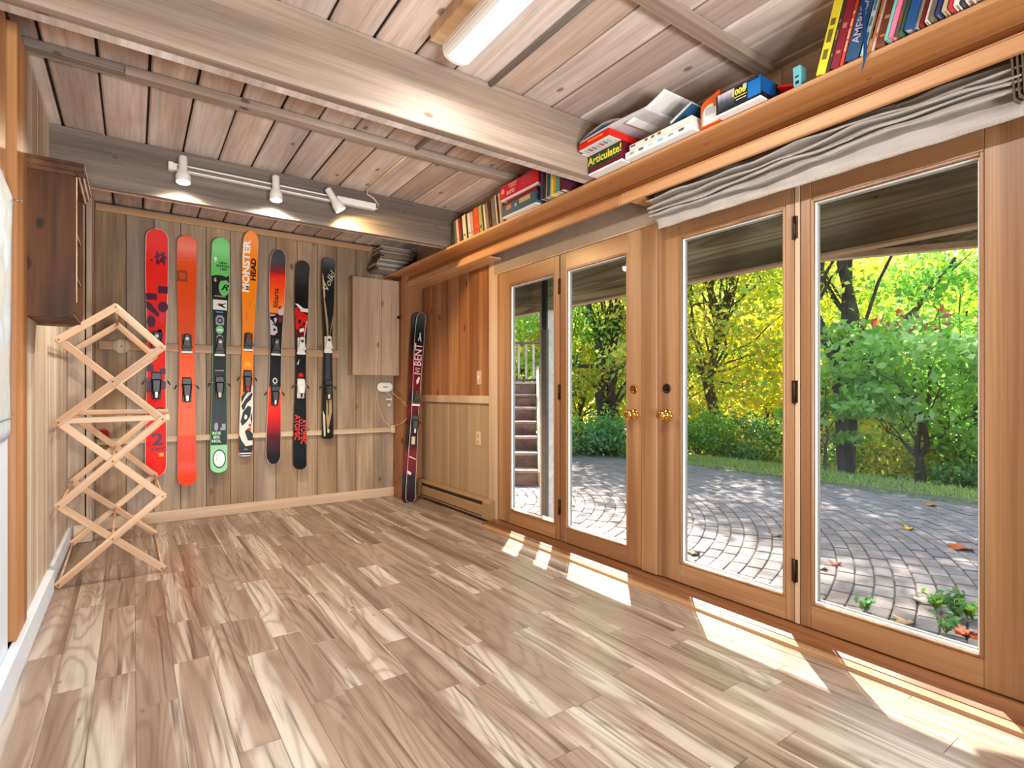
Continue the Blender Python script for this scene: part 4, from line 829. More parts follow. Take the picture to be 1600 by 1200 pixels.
hp = [(2.438, .026), (2.375, .026), (2.366, .045), (2.366, .125), (2.374, .135), (2.38, .15)]
obj('front_cover', MB().prism([(2.438, .022), (2.38, .022), (2.368, .034), (2.366, .05), (2.366, .128), (2.372, .134), (2.438, .134)], 1, 3.80, 5.0), M['heater'], ht)
obj('top_hood', MB().prism([(2.438, .19), (2.40, .19), (2.374, .172), (2.374, .166), (2.404, .178), (2.438, .178)], 1, 3.80, 5.0), M['heater'], ht)
obj('outlet_slot', MB().box(2.385, 2.437, 3.80, 5.0, .134, .178), M['black'], ht); obj('intake_slot', MB().box(2.3655, 2.372, 3.82, 4.98, .046, .054), M['black'], ht)
for a, b in ((3.69, 3.80), (5.0, 5.06)): obj('end_cap', MB().prism([(2.438, .02), (2.376, .02), (2.362, .036), (2.362, .165), (2.39, .192), (2.438, .192)], 1, a, b), M['heater'], ht)
for a in (3.74, 5.03): obj('support_foot', MB().cbox(2.39, 2.43, a-.02, a+.02, 0, .024, .003), M['heater'], ht)
# ================================================================== BOOKS AND GAMES ON THE SHELF
def book(label, y, w, h, dep, col, lean=0, x=2.105, z=SZ+.0005, group='children\'s books leaning at the near end of the shelf', title=None, bars=0, pages=(226, 218, 198), coverbook=True, titlecol=(230, 220, 190)):
    """upright book, spine to the room; y is the middle of its foot, lean tips the top toward the camera end"""
    lift = (w/2)*abs(math.sin(lean))
    K = Matrix.Translation((x, y, z+lift+.0002)) @ Matrix.Rotation(lean, 4, 'X')
    t = thing('book', label, 'book', None, group, M=K); c = pl(col, .4)
    b = MB(); e = min(.0025, w*.2)
    b.cbox(0, .004, -w/2, w/2, 0, h, .0012); b.cbox(.003, dep, -w/2, -w/2+e, 0, h, .0006); b.cbox(.003, dep, w/2-e, w/2, 0, h, .0006)
    obj('cover', b, c, t, local=True)
    obj('pages', MB().box(.0045, dep-.004, -w/2+e, w/2-e, .003, h-.003), pl(pages, .7), t, local=True)
    R = Matrix(((0, 0, -1, -.0004), (0, -1, 0, 0), (-1, 0, 0, 0), (0, 0, 0, 1)))
    if title:
        body, size, zc = title; Tm = Matrix(((0, 0, -1, -.0004), (1, 0, 0, 0), (0, -1, 0, 0), (0, 0, 0, 1)))
        Q = Matrix.Translation((-.0006, 0, zc)) @ Matrix(((0, 0, -1, 0), (0, -1, 0, 0), (1, 0, 0, 0), (0, 0, 0, 1))).to_4x4()
        Q = Matrix.Translation((-.0006, 0, zc)) @ Matrix(((0, 0, -1, 0), (0, -1, 0, 0), (-1, 0, 0, 0), (0, 0, 0, 1)))
        Q = Matrix.Translation((-.0006, 0, zc)) @ Matrix(((0, 0, -1, 0), (0, 1, 0, 0), (1, 0, 0, 0), (0, 0, 0, 1)))
        obj('spine_title', MB().text(body, size, M=Q, bold=.0004), pl(titlecol, .4), t, local=True, recalc=False)
    rr = random.Random(int(y*1e4)); 
    for k in range(bars):
        zc = h*(.18+.6*k/max(1, bars)); hh = h*rr.uniform(.03, .16); obj('spine_print', MB().box(-.0006, .0004, -w*.25, w*.25, zc, zc+hh), pl(titlecol, .4), t, local=True)
    return t
YS = lambda u, x=2.105: x*ray(u, 100)[1]/ray(u, 100)[0]
def bk(u0, u1, h, col, lean, label, **k):
    x = k.get('x', 2.105); a, b = YS(u0, x), YS(u1, x); return book(label, (a+b)/2, max(.004, (a-b)*.97), h, k.pop('dep', .2), col, math.radians(lean), **k)
L = 15
bk(1274, 1289, .29, (236, 218, 60), L, 'tall yellow book leaning first in the row of children\'s books', bars=3, titlecol=(120, 110, 40))
bk(1290.5, 1295.5, .285, (70, 56, 50), L, 'thin dark picture book behind the tall yellow book', bars=3, titlecol=(150, 110, 80))
bk(1296.5, 1310, .28, (140, 40, 52), L, 'thick maroon book between the yellow and orange spines', bars=2, titlecol=(190, 120, 110))
bk(1311, 1316.5, .27, (206, 74, 52), L, 'slim orange red book beside the maroon one', bars=4, titlecol=(236, 190, 150))
bk(1319, 1341, .285, (52, 86, 122), L, 'thick blue book titled America', title=('AMERICA', .036, .13), titlecol=(196, 186, 204), bars=0)
bk(1343, 1351, .25, (176, 204, 208), L, 'pale blue book behind the hanging ribbon', bars=3, titlecol=(90, 120, 130))
bk(1352.5, 1359, .255, (206, 140, 84), L, 'orange brown book with dark spine lettering', bars=6, titlecol=(84, 44, 24))
bk(1360, 1365, .26, (224, 190, 170), L, 'slim pinkish cream book', bars=1, titlecol=(200, 90, 90))
bk(1366, 1382, .19, (128, 66, 50), L, 'short brown book with an orange title', bars=2, titlecol=(226, 150, 90))
X2 = 2.068
bk(1381, 1386, .26, (112, 196, 190), L, 'thin teal book sticking out over the shelf edge', x=X2)
bk(1387, 1393, .26, (228, 124, 146), L, 'thin pink book sticking out over the shelf edge', x=X2)
bk(1394, 1402, .25, (96, 80, 80), L, 'dark patterned book next to the pink one', x=2.08, bars=2, titlecol=(150, 80, 60))
bk(1403, 1409, .24, (70, 104, 66), L, 'slim green book before the short blue one', x=2.085)
bk(1411, 1426, .155, (34, 76, 130), L, 'short thick blue book with rounded page ends', x=2.075)
bk(1427, 1434, .24, (170, 158, 132), L, 'beige book behind the short blue one', x=2.09)
bk(1435, 1442, .25, (128, 34, 44), L, 'crimson book after the beige one', x=2.09)
bk(1444, 1449, .25, (214, 200, 190), L, 'white spined book with a red edge', x=2.075)
bk(1450, 1458, .22, (110, 104, 86), L, 'olive grey book before the navy one', x=2.07)
bk(1460, 1468, .22, (44, 60, 110), L, 'navy book with a white page edge', x=2.066)
bk(1470, 1478, .22, (190, 170, 130), L, 'tan book between navy and red', x=2.062)
bk(1480, 1486, .22, (200, 52, 64), L, 'bright red slim book after the tan one', x=2.06)
bk(1488, 1497, .22, (222, 216, 206), L, 'thick white book near the row end', x=2.062)
bk(1499, 1505, .22, (60, 58, 60), L, 'charcoal book beside the thick white one', x=2.066)
bk(1507, 1520, .22, (214, 206, 196), L, 'off white book at the end of the leaning row', x=2.07)
rp = [PX(1348, -8, 2.098), PX(1350, 25, 2.095), PX(1352, 60, 2.092), PX(1352, 85, 2.088), PX(1350, 100, 2.088), PX(1346, 112, 2.088)]
b = MB(); sm = smooth(rp, 6); n = len(sm)
b.grid(n-1, 1, lambda u, w: (lambda p, i: (p.x-.0006, p.y+(w-.5)*.011*(1-.85*max(0, i/(n-1)-.6)/.4), p.z))(sm[int(round(u*(n-1)))], round(u*(n-1))))
o = obj('ribbon', b, pl((28, 66, 120)), label='navy bookmark ribbon hanging over the shelf edge', cat='ribbon', recalc=False); o.modifiers.new('thick', 'SOLIDIFY').thickness = .0012
# toy book and red card beside the yellow book
bk(1240, 1252, .085, (112, 190, 200), -3, 'small teal and black board book standing alone near the yellow book', x=2.115, dep=.05, group='loose items on the shelf', bars=2, titlecol=(30, 34, 44), pages=(40, 40, 48))
rc = thing('red_folder', 'bright red card folder leaning behind the small teal book', 'folder', None, M=Matrix.Translation((2.20, 1.075, SZ+.002)) @ Matrix.Rotation(math.radians(-70), 4, 'X') @ Matrix.Rotation(.2, 4, 'Z'))
obj('folder_cover', MB().cbox(-.07, .07, -.002, .002, 0, .11, .001).cbox(-.07, .07, -.006, -.003, 0, .105, .001), pl((206, 30, 34)), rc, local=True)
obj('folder_spine', MB().cbox(-.07, .07, -.007, .003, -.002, .001, .001), pl((170, 22, 28)), rc, local=True)
# upright row beyond the far beam
B2 = [(702.5, 706, (46, 44, 46), .20), (706.5, 709.5, (70, 92, 84), .205), (710, 713.5, (206, 160, 144), .205), (714, 717.5, (128, 46, 44), .20), (718, 719.5, (60, 50, 46), .19), (720, 725, (216, 196, 160), .21), (726, 727.5, (54, 46, 40), .20), (728, 732, (196, 198, 190), .205), (732.5, 736.5, (196, 140, 120), .205), (738, 744.5, (226, 84, 52), .215), (745.5, 750.5, (166, 156, 92), .215), (751, 752.5, (60, 56, 54), .20), (753, 756, (200, 192, 182), .21), (757, 760, (150, 118, 84), .21), (760.5, 764.5, (78, 40, 38), .21), (765.5, 771, (112, 110, 112), .225), (771.8, 774, (216, 194, 170), .235), (774.8, 777, (52, 44, 42), .22), (777.5, 780, (206, 200, 194), .235), (780.5, 783, (186, 144, 92), .235)]
NM2 = ['charcoal book at the far end of the thin upright row', 'grey green thin book second in the upright row', 'pinkish thin book in the upright row', 'dark red thin book in the upright row', 'very thin brown book beside the cream one', 'cream thick spined book in the upright row', 'very thin dark book after the cream one', 'white speckled book in the upright row', 'dusty pink book before the bright orange one', 'bright orange red book in the upright row', 'olive yellow book after the bright orange one', 'very thin black book after the olive one', 'thin white book in the middle of the row', 'tan book in the upright row', 'dark maroon book before the grey one', 'wide grey book in the upright row', 'tall thin cream book beside the grey one', 'thin black book between two pale ones', 'tall thin white book near the boxes', 'tall thin tan book touching the stacked game boxes']
for (u0, u1, col, h), lb in zip(B2, NM2):
    x = 2.13; s = 1.0; a, c = YS(u0+4.5, x), YS(u1+4.5, x); book(lb, (a+c)/2, max(.006, (a-c)*.96), h, .19, col, math.radians(-9), x=x, group='thin books in the upright row past the beam', bars=1 if u1-u0 > 3 else 0, titlecol=(90, 80, 70))
def box(name, label, cat, x0, x1, ya, yb, z0, z1, col, group='games stacked on the shelf', lid=None, under=None, bf=.1):
    t = thing(name, label, cat, (x0, (ya+yb)/2, z0), group)
    zl = lerp(z0, z1, bf)
    obj('box_lid', MB().cbox(x0, x1, yb, ya, zl, z1, .0015), pl(col, .35), t)
    obj('box_base', MB().cbox(x0+.0015, x1-.0015, yb+.0015, ya-.0015, z0, zl, .001), pl(under or (232, 230, 226), .4), t)
    return t
def front(t, y, z, w, h, x, col, name='printed_panel'):      # flat print on the room side of a box
    return obj(name, MB().box(x-.0006, x+.0004, y-w/2, y+w/2, z-h/2, z+h/2), pl(col, .35) if isinstance(col, tuple) else col, t)
def ftext(t, body, size, y, z, x, col, rot=0, bold=.0006, shear=0):
    Q = Matrix.Translation((x-.0010, y, z)) @ Matrix(((0, 0, -1, 0), (-1, 0, 0, 0), (0, 1, 0, 0), (0, 0, 0, 1))) @ Matrix.Rotation(rot, 4, 'Z')
    return obj('lettering', MB().text(body, size, M=Q, bold=bold, shear=shear), pl(col, .35), t, recalc=False)
# stacked boxes C
x = 2.062
t = box('game_box', 'blue grey flat game box under the bright red one', 'game box', x, 2.36, 3.06, 2.685, SZ+.0005, 2.345, (70, 96, 116), lid=0); front(t, 2.98, 2.32, .06, .03, x, (190, 130, 110)); front(t, 2.80, 2.325, .12, .03, x, (196, 176, 120)); front(t, 2.9, 2.313, .02, .02, x, (190, 200, 210))
t = box('game_box', 'thin dark red game box between the blue and bright red ones', 'game box', 2.075, 2.36, 3.02, 2.69, 2.346, 2.378, (130, 26, 34))
t = box('game_box', 'bright red game box on top of the blue grey one', 'game box', x-.004, 2.36, 3.075, 2.655, 2.379, 2.478, (206, 40, 58)); xx = x-.004
front(t, 2.77, 2.445, .13, .06, xx, (196, 60, 72)); ftext(t, 'RAPID', .034, 2.95, 2.415, xx, (240, 200, 190)); 
for k in range(3): front(t, 2.93, 2.468-.011*k, .10-.012*k, .004, xx, (240, 190, 186))
front(t, 3.045, 2.44, .035, .03, xx, (232, 160, 160))
# upright books D behind the deep pale beam
for k, (w, col, lb) in enumerate(((.022, (60, 58, 84), 'slate purple'), (.02, (44, 40, 48), 'black'), (.018, (180, 150, 160), 'dusty mauve'), (.026, (36, 84, 100), 'dark teal'), (.022, (226, 202, 90), 'pale yellow'), (.028, (226, 170, 50), 'golden yellow'), (.03, (90, 150, 140), 'sea green'), (.04, (86, 36, 54), 'plum'))):
    book(lb+' book standing between the red game box and the pale beam', 2.625-sum((.022, .02, .018, .026, .022, .028, .03, .04)[:k])-w/2-.002*k, w, .235-.01*(k % 3)-.015*(k > 4), .19, col, math.radians(2), x=2.052+.003*(k % 3), group='books behind the pale beam')
# Articulate stack E
x = 2.04
t = box('game_box', 'maroon game box reading Articulate on a green panel', 'game box', x, 2.36, 2.183, 1.932, SZ+.0005, 2.366, (96, 26, 40)); front(t, 2.058, 2.328, .225, .062, x, (40, 74, 36))
ftext(t, 'Articulate!', .058, 2.058, 2.331, x, (226, 206, 76), bold=.0012); front(t, 2.07, 2.303, .10, .004, x, (200, 196, 150))
x = 1.955
t = box('game_box', 'red topped game box overhanging the Articulate box', 'game box', x, 2.30, 2.165, 1.94, 2.3668, 2.408, (214, 40, 26), under=(226, 224, 222)); front(t, 2.04, 2.394, .11, .008, x, (246, 150, 40)); 
for k in range(7): obj('printed_panel', MB().box(x+.02, x+.055, 2.13-.027*k, 2.148-.027*k, 2.3662, 2.3669), pl(((170, 190, 200), (206, 90, 90), (120, 140, 170))[k % 3]), t)
t = box('blue_box', 'small blue card box tucked beside the red topped game', 'box', 1.99, 2.25, 2.187, 2.168, 2.3668, 2.40, (34, 84, 150))
def sheet(name, label, cat, y0, y1, x0, x1, zf, col, th=.004):
    b = MB().grid(24, 6, lambda u, w: (lerp(x0, x1, w), lerp(y0, y1, u), zf(u)+.004*w))
    t = thing(name, label, cat, (x0, (y0+y1)/2, zf(.5)), 'loose papers on the games'); o = obj('top_page', b, pl(col, .6), t, recalc=False); m = o.modifiers.new('thick', 'SOLIDIFY'); m.thickness = th; m.offset = -1
    return t
sheet('magazine', 'white magazine lying flat on the red topped game', 'magazine', 2.16, 1.70, 1.955, 2.25, lambda u: 2.414+.006*math.sin(3*u)-.012*max(0, u-.55), (206, 202, 206), .005)
sheet('magazine', 'blue covered magazine arched over the white one', 'magazine', 2.185, 1.98, 1.965, 2.22, lambda u: 2.424+.018*u, (40, 92, 134), .008)
sheet('magazine', 'cream magazine folded in an arch on top of the papers', 'magazine', 2.18, 1.86, 1.975, 2.2, lambda u: 2.434+.036*math.sin(PI*min(1, u*1.02))*(.55+.45*u)-.014*max(0, u-.7), (206, 196, 184), .006)
sheet('paper_sheet', 'curled white paper sheet beside the magazines', 'paper', 1.86, 1.62, 1.985, 2.2, lambda u: 2.405+.006*math.sin(PI*u)+.06*u*u, (236, 232, 228), .002)
x = 2.055
t = box('game_box', 'lower white patterned game box beside the Articulate box', 'game box', x, 2.34, 1.925, 1.52, SZ+.0005, 2.297, (222, 220, 214)); 
for k in range(6): front(t, 1.88-.06*k, 2.282, .03, .012, x, ((150, 160, 164), (90, 96, 100), (190, 200, 204), (120, 180, 200))[k % 4])
t = box('game_box', 'upper cream game box with three small dogs printed on it', 'game box', x+.004, 2.34, 1.90, 1.525, 2.2975, 2.328, (226, 218, 202), under=(216, 206, 190))
for k in range(3): front(t, 1.79-.04*k, 2.317, .018, .012, x+.004, (120, 88, 56))
front(t, 1.875, 2.318, .03, .008, x+.004, (60, 56, 54))
bbk = thing('book', 'blue hardback lying tilted on the white game boxes', 'book', None, 'loose papers on the games', M=Matrix.Translation((2.06, 1.645, 2.330)) @ Matrix.Rotation(math.radians(-22), 4, 'X'))
obj('cover', MB().cbox(0, .2, -.13, .0, 0, .003, .001).cbox(0, .2, -.13, 0, .017, .020, .001).cbox(0, .2, -.002, .001, 0, .02, .001), pl((44, 88, 124)), bbk, local=True); obj('pages', MB().box(.003, .197, -.127, -.002, .003, .017), M['paper'], bbk, local=True)
# orange box F + puzzle
og = thing('toy_box', 'orange round cornered toy box beside the puzzle', 'box', (2.10, 1.45, SZ), 'games stacked on the shelf')
P = [(1.50, SZ+.0005), (1.405, SZ+.0005), (1.405, SZ+.10)]+[(1.405+.0, SZ+.135)]+[(1.50-.04+.04*math.cos(a), SZ+.095-.012+.04*math.sin(a)*.9) for a in [PI/2*(1-k/6) for k in range(7)]]
obj('box_shell', MB().prism(P, 0, 2.088, 2.30), pl((226, 96, 34)), og)
P2 = [(1.49, SZ+.006), (1.407, SZ+.006), (1.407, SZ+.09)]+[(1.45+.04*math.cos(a), SZ+.055+.035*math.sin(a)) for a in [PI/2*(1-k/6) for k in range(7)]]
obj('label_panel', MB().prism(P2, 0, 2.0872, 2.0884), pl((222, 220, 214)), og)
for k in range(6): obj('printed_line', MB().box(2.0865, 2.0874, 1.425, 1.475, SZ+.045+.006*k, SZ+.0475+.006*k), pl((150, 150, 150)), og)
obj('picture_disk', MB().lathe([(.018, 0), (.018, .001), (0, .001)], 18, M=Matrix.Translation((2.0872, 1.418, SZ+.085)) @ Matrix.Rotation(-PI/2, 4, 'Y')), pl((214, 110, 50)), og)
x = 2.058
t = box('puzzle_box', 'black and blue 1000 piece jigsaw box with a road photograph', 'puzzle', x, 2.33, 1.402, 1.198, SZ+.0005, 2.352, (26, 30, 34)); front(t, 1.354, 2.316, .078, .07, x, zramp('road_photo', [(0, lin((208, 206, 214))), (.3, lin((150, 150, 164))), (.5, lin((90, 90, 104))), (.75, lin((60, 62, 66))), (1, lin((40, 44, 40)))], 30, .5)); front(t, 1.397, 2.314, .006, .06, x, (20, 22, 24)); front(t, 1.227, 2.316, .056, .072, x, (28, 108, 178))
ftext(t, '1000', .033, 1.296, 2.327, x, (240, 214, 60), bold=.0012); front(t, 1.29, 2.308, .06, .003, x, (240, 214, 60)); front(t, 1.268, 2.338, .016, .022, x, (170, 200, 226)); front(t, 1.285, 2.296, .045, .003, x, (210, 210, 210)); front(t, 1.23, 2.348, .05, .005, x, (226, 230, 234))
obj('printed_panel', MB().box(x+.003, x+.11, 1.1972, 1.1984, 2.29, 2.350), pl((22, 84, 150)), t)
# magazine pile at the far end
r5 = random.Random(9)
MC = [(150, 150, 156), (96, 70, 50), (196, 186, 176), (70, 104, 98), (206, 204, 196), (120, 86, 60), (160, 120, 84), (90, 92, 100), (186, 150, 140), (136, 112, 90), (176, 166, 150)]
z = SZ+.0005
for k, c in enumerate(MC):
    th = r5.uniform(.015, .026); dx, dy = r5.uniform(-.035, .035), r5.uniform(-.03, .02); x0 = 1.945+dx+.004*k; ya, yb = 5.26+dy, 5.02+dy
    t = thing('magazine', ['lowest', 'second', 'third', 'fourth', 'fifth', 'sixth', 'seventh', 'eighth', 'ninth', 'tenth', 'topmost'][k]+' magazine of the pile at the far end of the shelf', 'magazine', (x0, 5.14, z), 'magazines piled at the far end of the shelf')
    obj('cover', MB().cbox(x0, x0+.30, yb, ya, z+th-.002, z+th, .0006).cbox(x0, x0+.30, yb, ya, z, z+.002, .0006).cbox(x0, x0+.003, yb, ya, z, z+th, .0006), pl(c), t); obj('pages', MB().box(x0+.003, x0+.297, yb+.002, ya-.002, z+.002, z+th-.002), pl(tuple((v+w_)/2 for v, w_ in zip(c, (150, 138, 122)))), t); z += th+.0004
# ================================================================== OUTSIDE
G = -.06
def through_glass(x, y, z):
    t = XD/x if x > XD else 1; yy, zz = y*t, CAM_H+(z-CAM_H)*t
    return G0-.03 < zz < G1+.03 and any(b-.03 < yy < a+.03 for a, b in ((3.46, 2.93), (2.787, 2.249), (1.851, 1.299), (1.163, .604)))
def edge_x(y): return 6.95-.10*math.sin(y*.9)-.02*(max(0, 3-y))**2
# earth and patio bed
def ground_z(x, y):
    e = edge_x(y); d = x-e
    if d < 0: return G-.05
    return G-.03+.03*math.sin(x*1.3+y*.7)-.0*d-(.10*max(0, d-.9)**1.35 if d < 8 else .10*7.1**1.35)
gm = NT('earth_and_leaf_litter'); p = gm.node('ShaderNodeNewGeometry').outputs['Position']
gm.l.new(gm.ramp(gm.noise(p, 6, 5, .65), [(.3, lin((74, 64, 46))), (.5, lin((112, 108, 62))), (.7, lin((150, 138, 82)))]), gm.b.inputs['Base Color']); gm.b.inputs['Roughness'].default_value = 1
obj('garden_ground', MB().grid(60, 60, lambda u, w: (2.56+38*u**1.6, -22+56*w, ground_z(2.56+38*u**1.6, -22+56*w))), gm.m, label='lawn and earth falling away behind the brick patio', cat='ground', kind='structure', recalc=False)
# patio of ring laid bricks
pm = NT('patio_brick'); rn = pm.math('FRACT', pm.math('ADD', pm.node('ShaderNodeObjectInfo').outputs['Random'], pm.node('ShaderNodeNewGeometry').outputs['Random Per Island'])); p = pm.node('ShaderNodeNewGeometry').outputs['Position']
c = pm.ramp(rn, [(0, lin((122, 108, 106))), (.3, lin((136, 126, 124))), (.55, lin((148, 128, 124))), (.8, lin((130, 122, 124))), (1, lin((154, 136, 128)))]); nz = pm.noise(p, 40, 4, .65)
pm.l.new(pm.mix(pm.mrange(nz, .35, .7, 0, .55), c, lin((118, 108, 104))), pm.b.inputs['Base Color']); pm.b.inputs['Roughness'].default_value = .85; pm.bump(nz, .4, .01)
patio = obj('patio', MB().box(2.54, 7.3, -1.2, 10.5, G-.05, G-.012), plain('patio_sand', (104, 100, 82), .95, vary=.25), label='brick patio laid in curved rings outside the glazed doors', cat='patio', kind='structure')
bm0 = [MB().cbox(-.0955, .0955, -.0462, .0462, -.03, 0, .004+.001*k) for k in range(3)]
bme = []
cxp, cyp = 2.0, 5.7; bricks = []
for ri in range(6, 90):
    R = .1*ri+.05; n = int(2*PI*R/.2); ph = random.random()
    for k in range(n):
        a = 2*PI*(k+ph)/n; x, y = cxp+R*math.cos(a), cyp+R*math.sin(a)
        if x < 2.60 or y < -.6 or y > 10 or x > edge_x(y)+random.uniform(-.06, .03): continue
        u, v, d = proj(x, y, G); vis = through_glass(x, y, G); bricks.append((0 if vis else 1, d, x, y, a, 2*PI*R/n))
bricks.sort()
nv = sum(1 for b in bricks if b[0] == 0)
stuff = MB()
for i, (nvf, d, x, y, a, pitch) in enumerate(bricks):
    K = Matrix.Translation((x, y, G+random.uniform(-.003, .003))) @ Matrix.Rotation(a+PI/2+random.uniform(-.012, .012), 4, 'Z') @ Matrix.Rotation(random.uniform(-.012, .012), 4, 'X')
    if i < 300 and nvf == 0:
        k = i % 3
        if len(bme) <= k: o = obj('brick', bm0[k], pm.m, patio, local=True); bme.append(o.data)
        else: o = bpy.data.objects.new('brick', bme[k]); COL.objects.link(o); o.parent = patio
        o.matrix_local = Matrix.Translation(-wloc(patio)) @ K @ Matrix.Diagonal((pitch/.2*.985, 1, 1, 1))
    else: stuff.add(bm0[0].v, bm0[0].f, M=K @ Matrix.Diagonal((pitch/.2*.985, 1, 1, 1)))
obj('brick_paving', stuff, pm.m, patio, kind='stuff', recalc=False)
# scattered leaves and grass are flat shapes with thickness from folding
def leafcloud(name, C, S, mat, parent=None, tilt=1.0, asp=.55, fold=.25, seed=0, **k):
    r = np.random.default_rng(seed); n = len(C); C = np.asarray(C, float)
    nrm = r.normal(size=(n, 3)); nrm[:, 2] = np.abs(nrm[:, 2])*tilt+.1; nrm /= np.linalg.norm(nrm, axis=1)[:, None]
    a = r.normal(size=(n, 3)); a -= nrm*(a*nrm).sum(1)[:, None]; a /= np.linalg.norm(a, axis=1)[:, None]; b = np.cross(nrm, a)
    L = (np.asarray(S)*r.uniform(.7, 1.25, n))[:, None]; V = np.empty((n, 4, 3))
    V[:, 0] = C-a*L*.5; V[:, 1] = C+b*L*asp*.5+nrm*L*fold*.3; V[:, 2] = C+a*L*.5; V[:, 3] = C-b*L*asp*.5+nrm*L*fold*.3
    me = bpy.data.meshes.new(name); me.vertices.add(4*n); off = wloc(parent) if parent else Vector((0, 0, 0)); me.vertices.foreach_set('co', (V.reshape(-1, 3)-np.array(off)).ravel())
    idx = np.arange(4*n).reshape(n, 4); F = np.stack([idx[:, [0, 1, 2]], idx[:, [0, 2, 3]]], 1).reshape(-1)
    me.loops.add(6*n); me.loops.foreach_set('vertex_index', F.astype(np.int32)); me.polygons.add(2*n); me.polygons.foreach_set('loop_start', np.arange(0, 6*n, 3, dtype=np.int32)); me.polygons.foreach_set('loop_total', np.full(2*n, 3, np.int32))
    me.materials.append(mat); me.update(calc_edges=True); me.validate()
    o = bpy.data.objects.new(name, me); COL.objects.link(o)
    if parent: o.parent = parent
    return tag(o, **k)
LM = {'dogwood': leafmat('leaf_dogwood', [(120, 184, 66), (156, 206, 82), (192, 228, 130), (132, 192, 70), (214, 236, 170)], tr=.62), 'green': leafmat('leaf_green', [(90, 151, 55), (137, 196, 76), (185, 227, 90), (116, 173, 78)]), 'lime': leafmat('leaf_lime', [(173, 208, 59), (227, 239, 67), (250, 250, 78), (137, 185, 59)]),
      'yellow': leafmat('leaf_yellow', [(250, 239, 74), (250, 250, 85), (239, 227, 67), (250, 215, 81)], tr=.6), 'mixed': leafmat('leaf_mixed', [(107, 156, 59), (232, 232, 78), (250, 239, 90), (149, 192, 67), (250, 196, 90), (185, 210, 78)]),
      'deep': leafmat('leaf_deep', [(70, 140, 66), (100, 166, 86), (140, 194, 120), (88, 156, 72), (176, 214, 160)], tr=.55), 'red': leafmat('leaf_red', [(239, 90, 55), (208, 78, 78), (185, 126, 102)]), 'pale': leafmat('leaf_pale', [(220, 232, 137), (250, 250, 149), (196, 215, 114)])}
BK = bark('bark_brown', (62, 50, 40), (112, 94, 76)); BK2 = bark('bark_dark', (44, 38, 32), (88, 76, 62))
def limb(mb, p0, p1, r0, r1, rr, n=7, wob=.06):
    p0, p1 = Vector(p0), Vector(p1); L = (p1-p0).length; pts = []
    for k in range(n+1):
        t = k/n; o = Vector((rr.uniform(-1, 1), rr.uniform(-1, 1), rr.uniform(-.5, .5)))*wob*L*math.sin(PI*t)*.5; pts.append(p0.lerp(p1, t)+o)
    mb.tube(pts, [lerp(r0, r1, k/n) for k in range(n+1)], 7); return pts
def tree(label, x, y, h, cr, cz0, mat, nleaf, leaf=.11, trunk=.1, stems=((0, 0),), nclump=40, flat=.45, seed=1, group='trees beyond the patio', barkm=None, sig=.34, accent=None, name='tree', lean=(0, 0), limbs=None):
    rr = random.Random(seed); r = np.random.default_rng(seed); z0 = ground_z(x, y)-.05
    t = thing(name, label, 'shrub' if name == 'shrub' else 'tree', (x, y, z0), group)
    cl = []
    while len(cl) < nclump:
        q = np.array([rr.uniform(-1, 1) for _ in range(3)]); m = np.linalg.norm(q)
        if .30 < m < 1 : cl.append((x+lean[0]+q[0]*cr, y+lean[1]+q[1]*cr, z0+cz0+(h-cz0)*(.5+.5*q[2])))
    tb = MB()
    for sx, sy in stems:
        top = Vector((x+sx*h*.8+lean[0]*.8, y+sy*h*.8+lean[1]*.8, z0+h*.78)); pts = limb(tb, (x+sx*.35, y+sy*.35, z0), top, trunk, trunk*.25, rr, 10, .07)
        for c in rr.sample(cl, min(len(cl), max(4, nclump//(2*len(stems))))):
            k = min(9, max(2, int(10*(c[2]-z0)/h*.62))); limb(tb, pts[k], c, trunk*.34*(1-k/14), trunk*.05, rr, 6, .12)
    for a, b, r0, r1 in (limbs or ()): limb(tb, a, b, r0, r1, rr, 9, .08)
    obj('trunk', tb, barkm or BK, t, recalc=False)
    nleaf = int(nleaf*.62); ids = r.integers(0, len(cl), nleaf); C = np.array(cl)[ids]+r.normal(size=(nleaf, 3))*np.array([sig, sig, sig*flat])*cr/2.2
    C = C[C[:, 2] > z0+.02]
    leafcloud('foliage', C, np.full(len(C), leaf), mat, t, seed=seed, kind='stuff')
    if accent:
        m, n, idx = accent; ids = r.choice(idx, n); C2 = np.array(cl)[ids % len(cl)]+r.normal(size=(n, 3))*np.array([sig, sig, sig*flat])*cr/2.2; leafcloud('coloured_foliage', C2, np.full(n, leaf), LM[m], t, seed=seed+50, kind='stuff')
    return t
def at_ud(u, d): r = ray(u, HY); return r[0]*d, r[1]*d
# near trees seen through the widest pane
x, y = at_ud(1322, 8.9); tree('tall tree with two leaning dark trunks at the edge of the lawn', x, y, 11.5, 3.6, 3.0, LM['lime'], 22000, .12, .11, ((-.10, .07), (-.03, .03), (.04, -.03)), 60, seed=3, barkm=BK2,
     limbs=[((x, y, .9), (x+.5, y-1.3, 3.1), .07, .03), ((x, y, 1.2), (x-.2, y+.9, 3.4), .06, .02)])
x, y = at_ud(1438, 8.3); tree('spreading dogwood with layered green leaves and a red sprig', x, y, 2.95, 1.75, .7, LM['dogwood'], 7000, .15, .055, ((.02, .03), (-.03, -.05)), 40, flat=.28, seed=5, barkm=BK2, accent=('red', 70, [7]), sig=.36)
x, y = at_ud(1290, 8.4); tree('low green dogwood beneath the twin trunked tree', x, y, 1.75, .85, .45, LM['dogwood'], 3200, .14, .03, ((.0, .0),), 16, flat=.3, seed=6)
x, y = at_ud(1536, 8.6); tree('dense green tree beside the dogwood', x, y, 4.6, 1.7, .4, LM['green'], 12000, .12, .08, ((0, 0),), 44, seed=8)
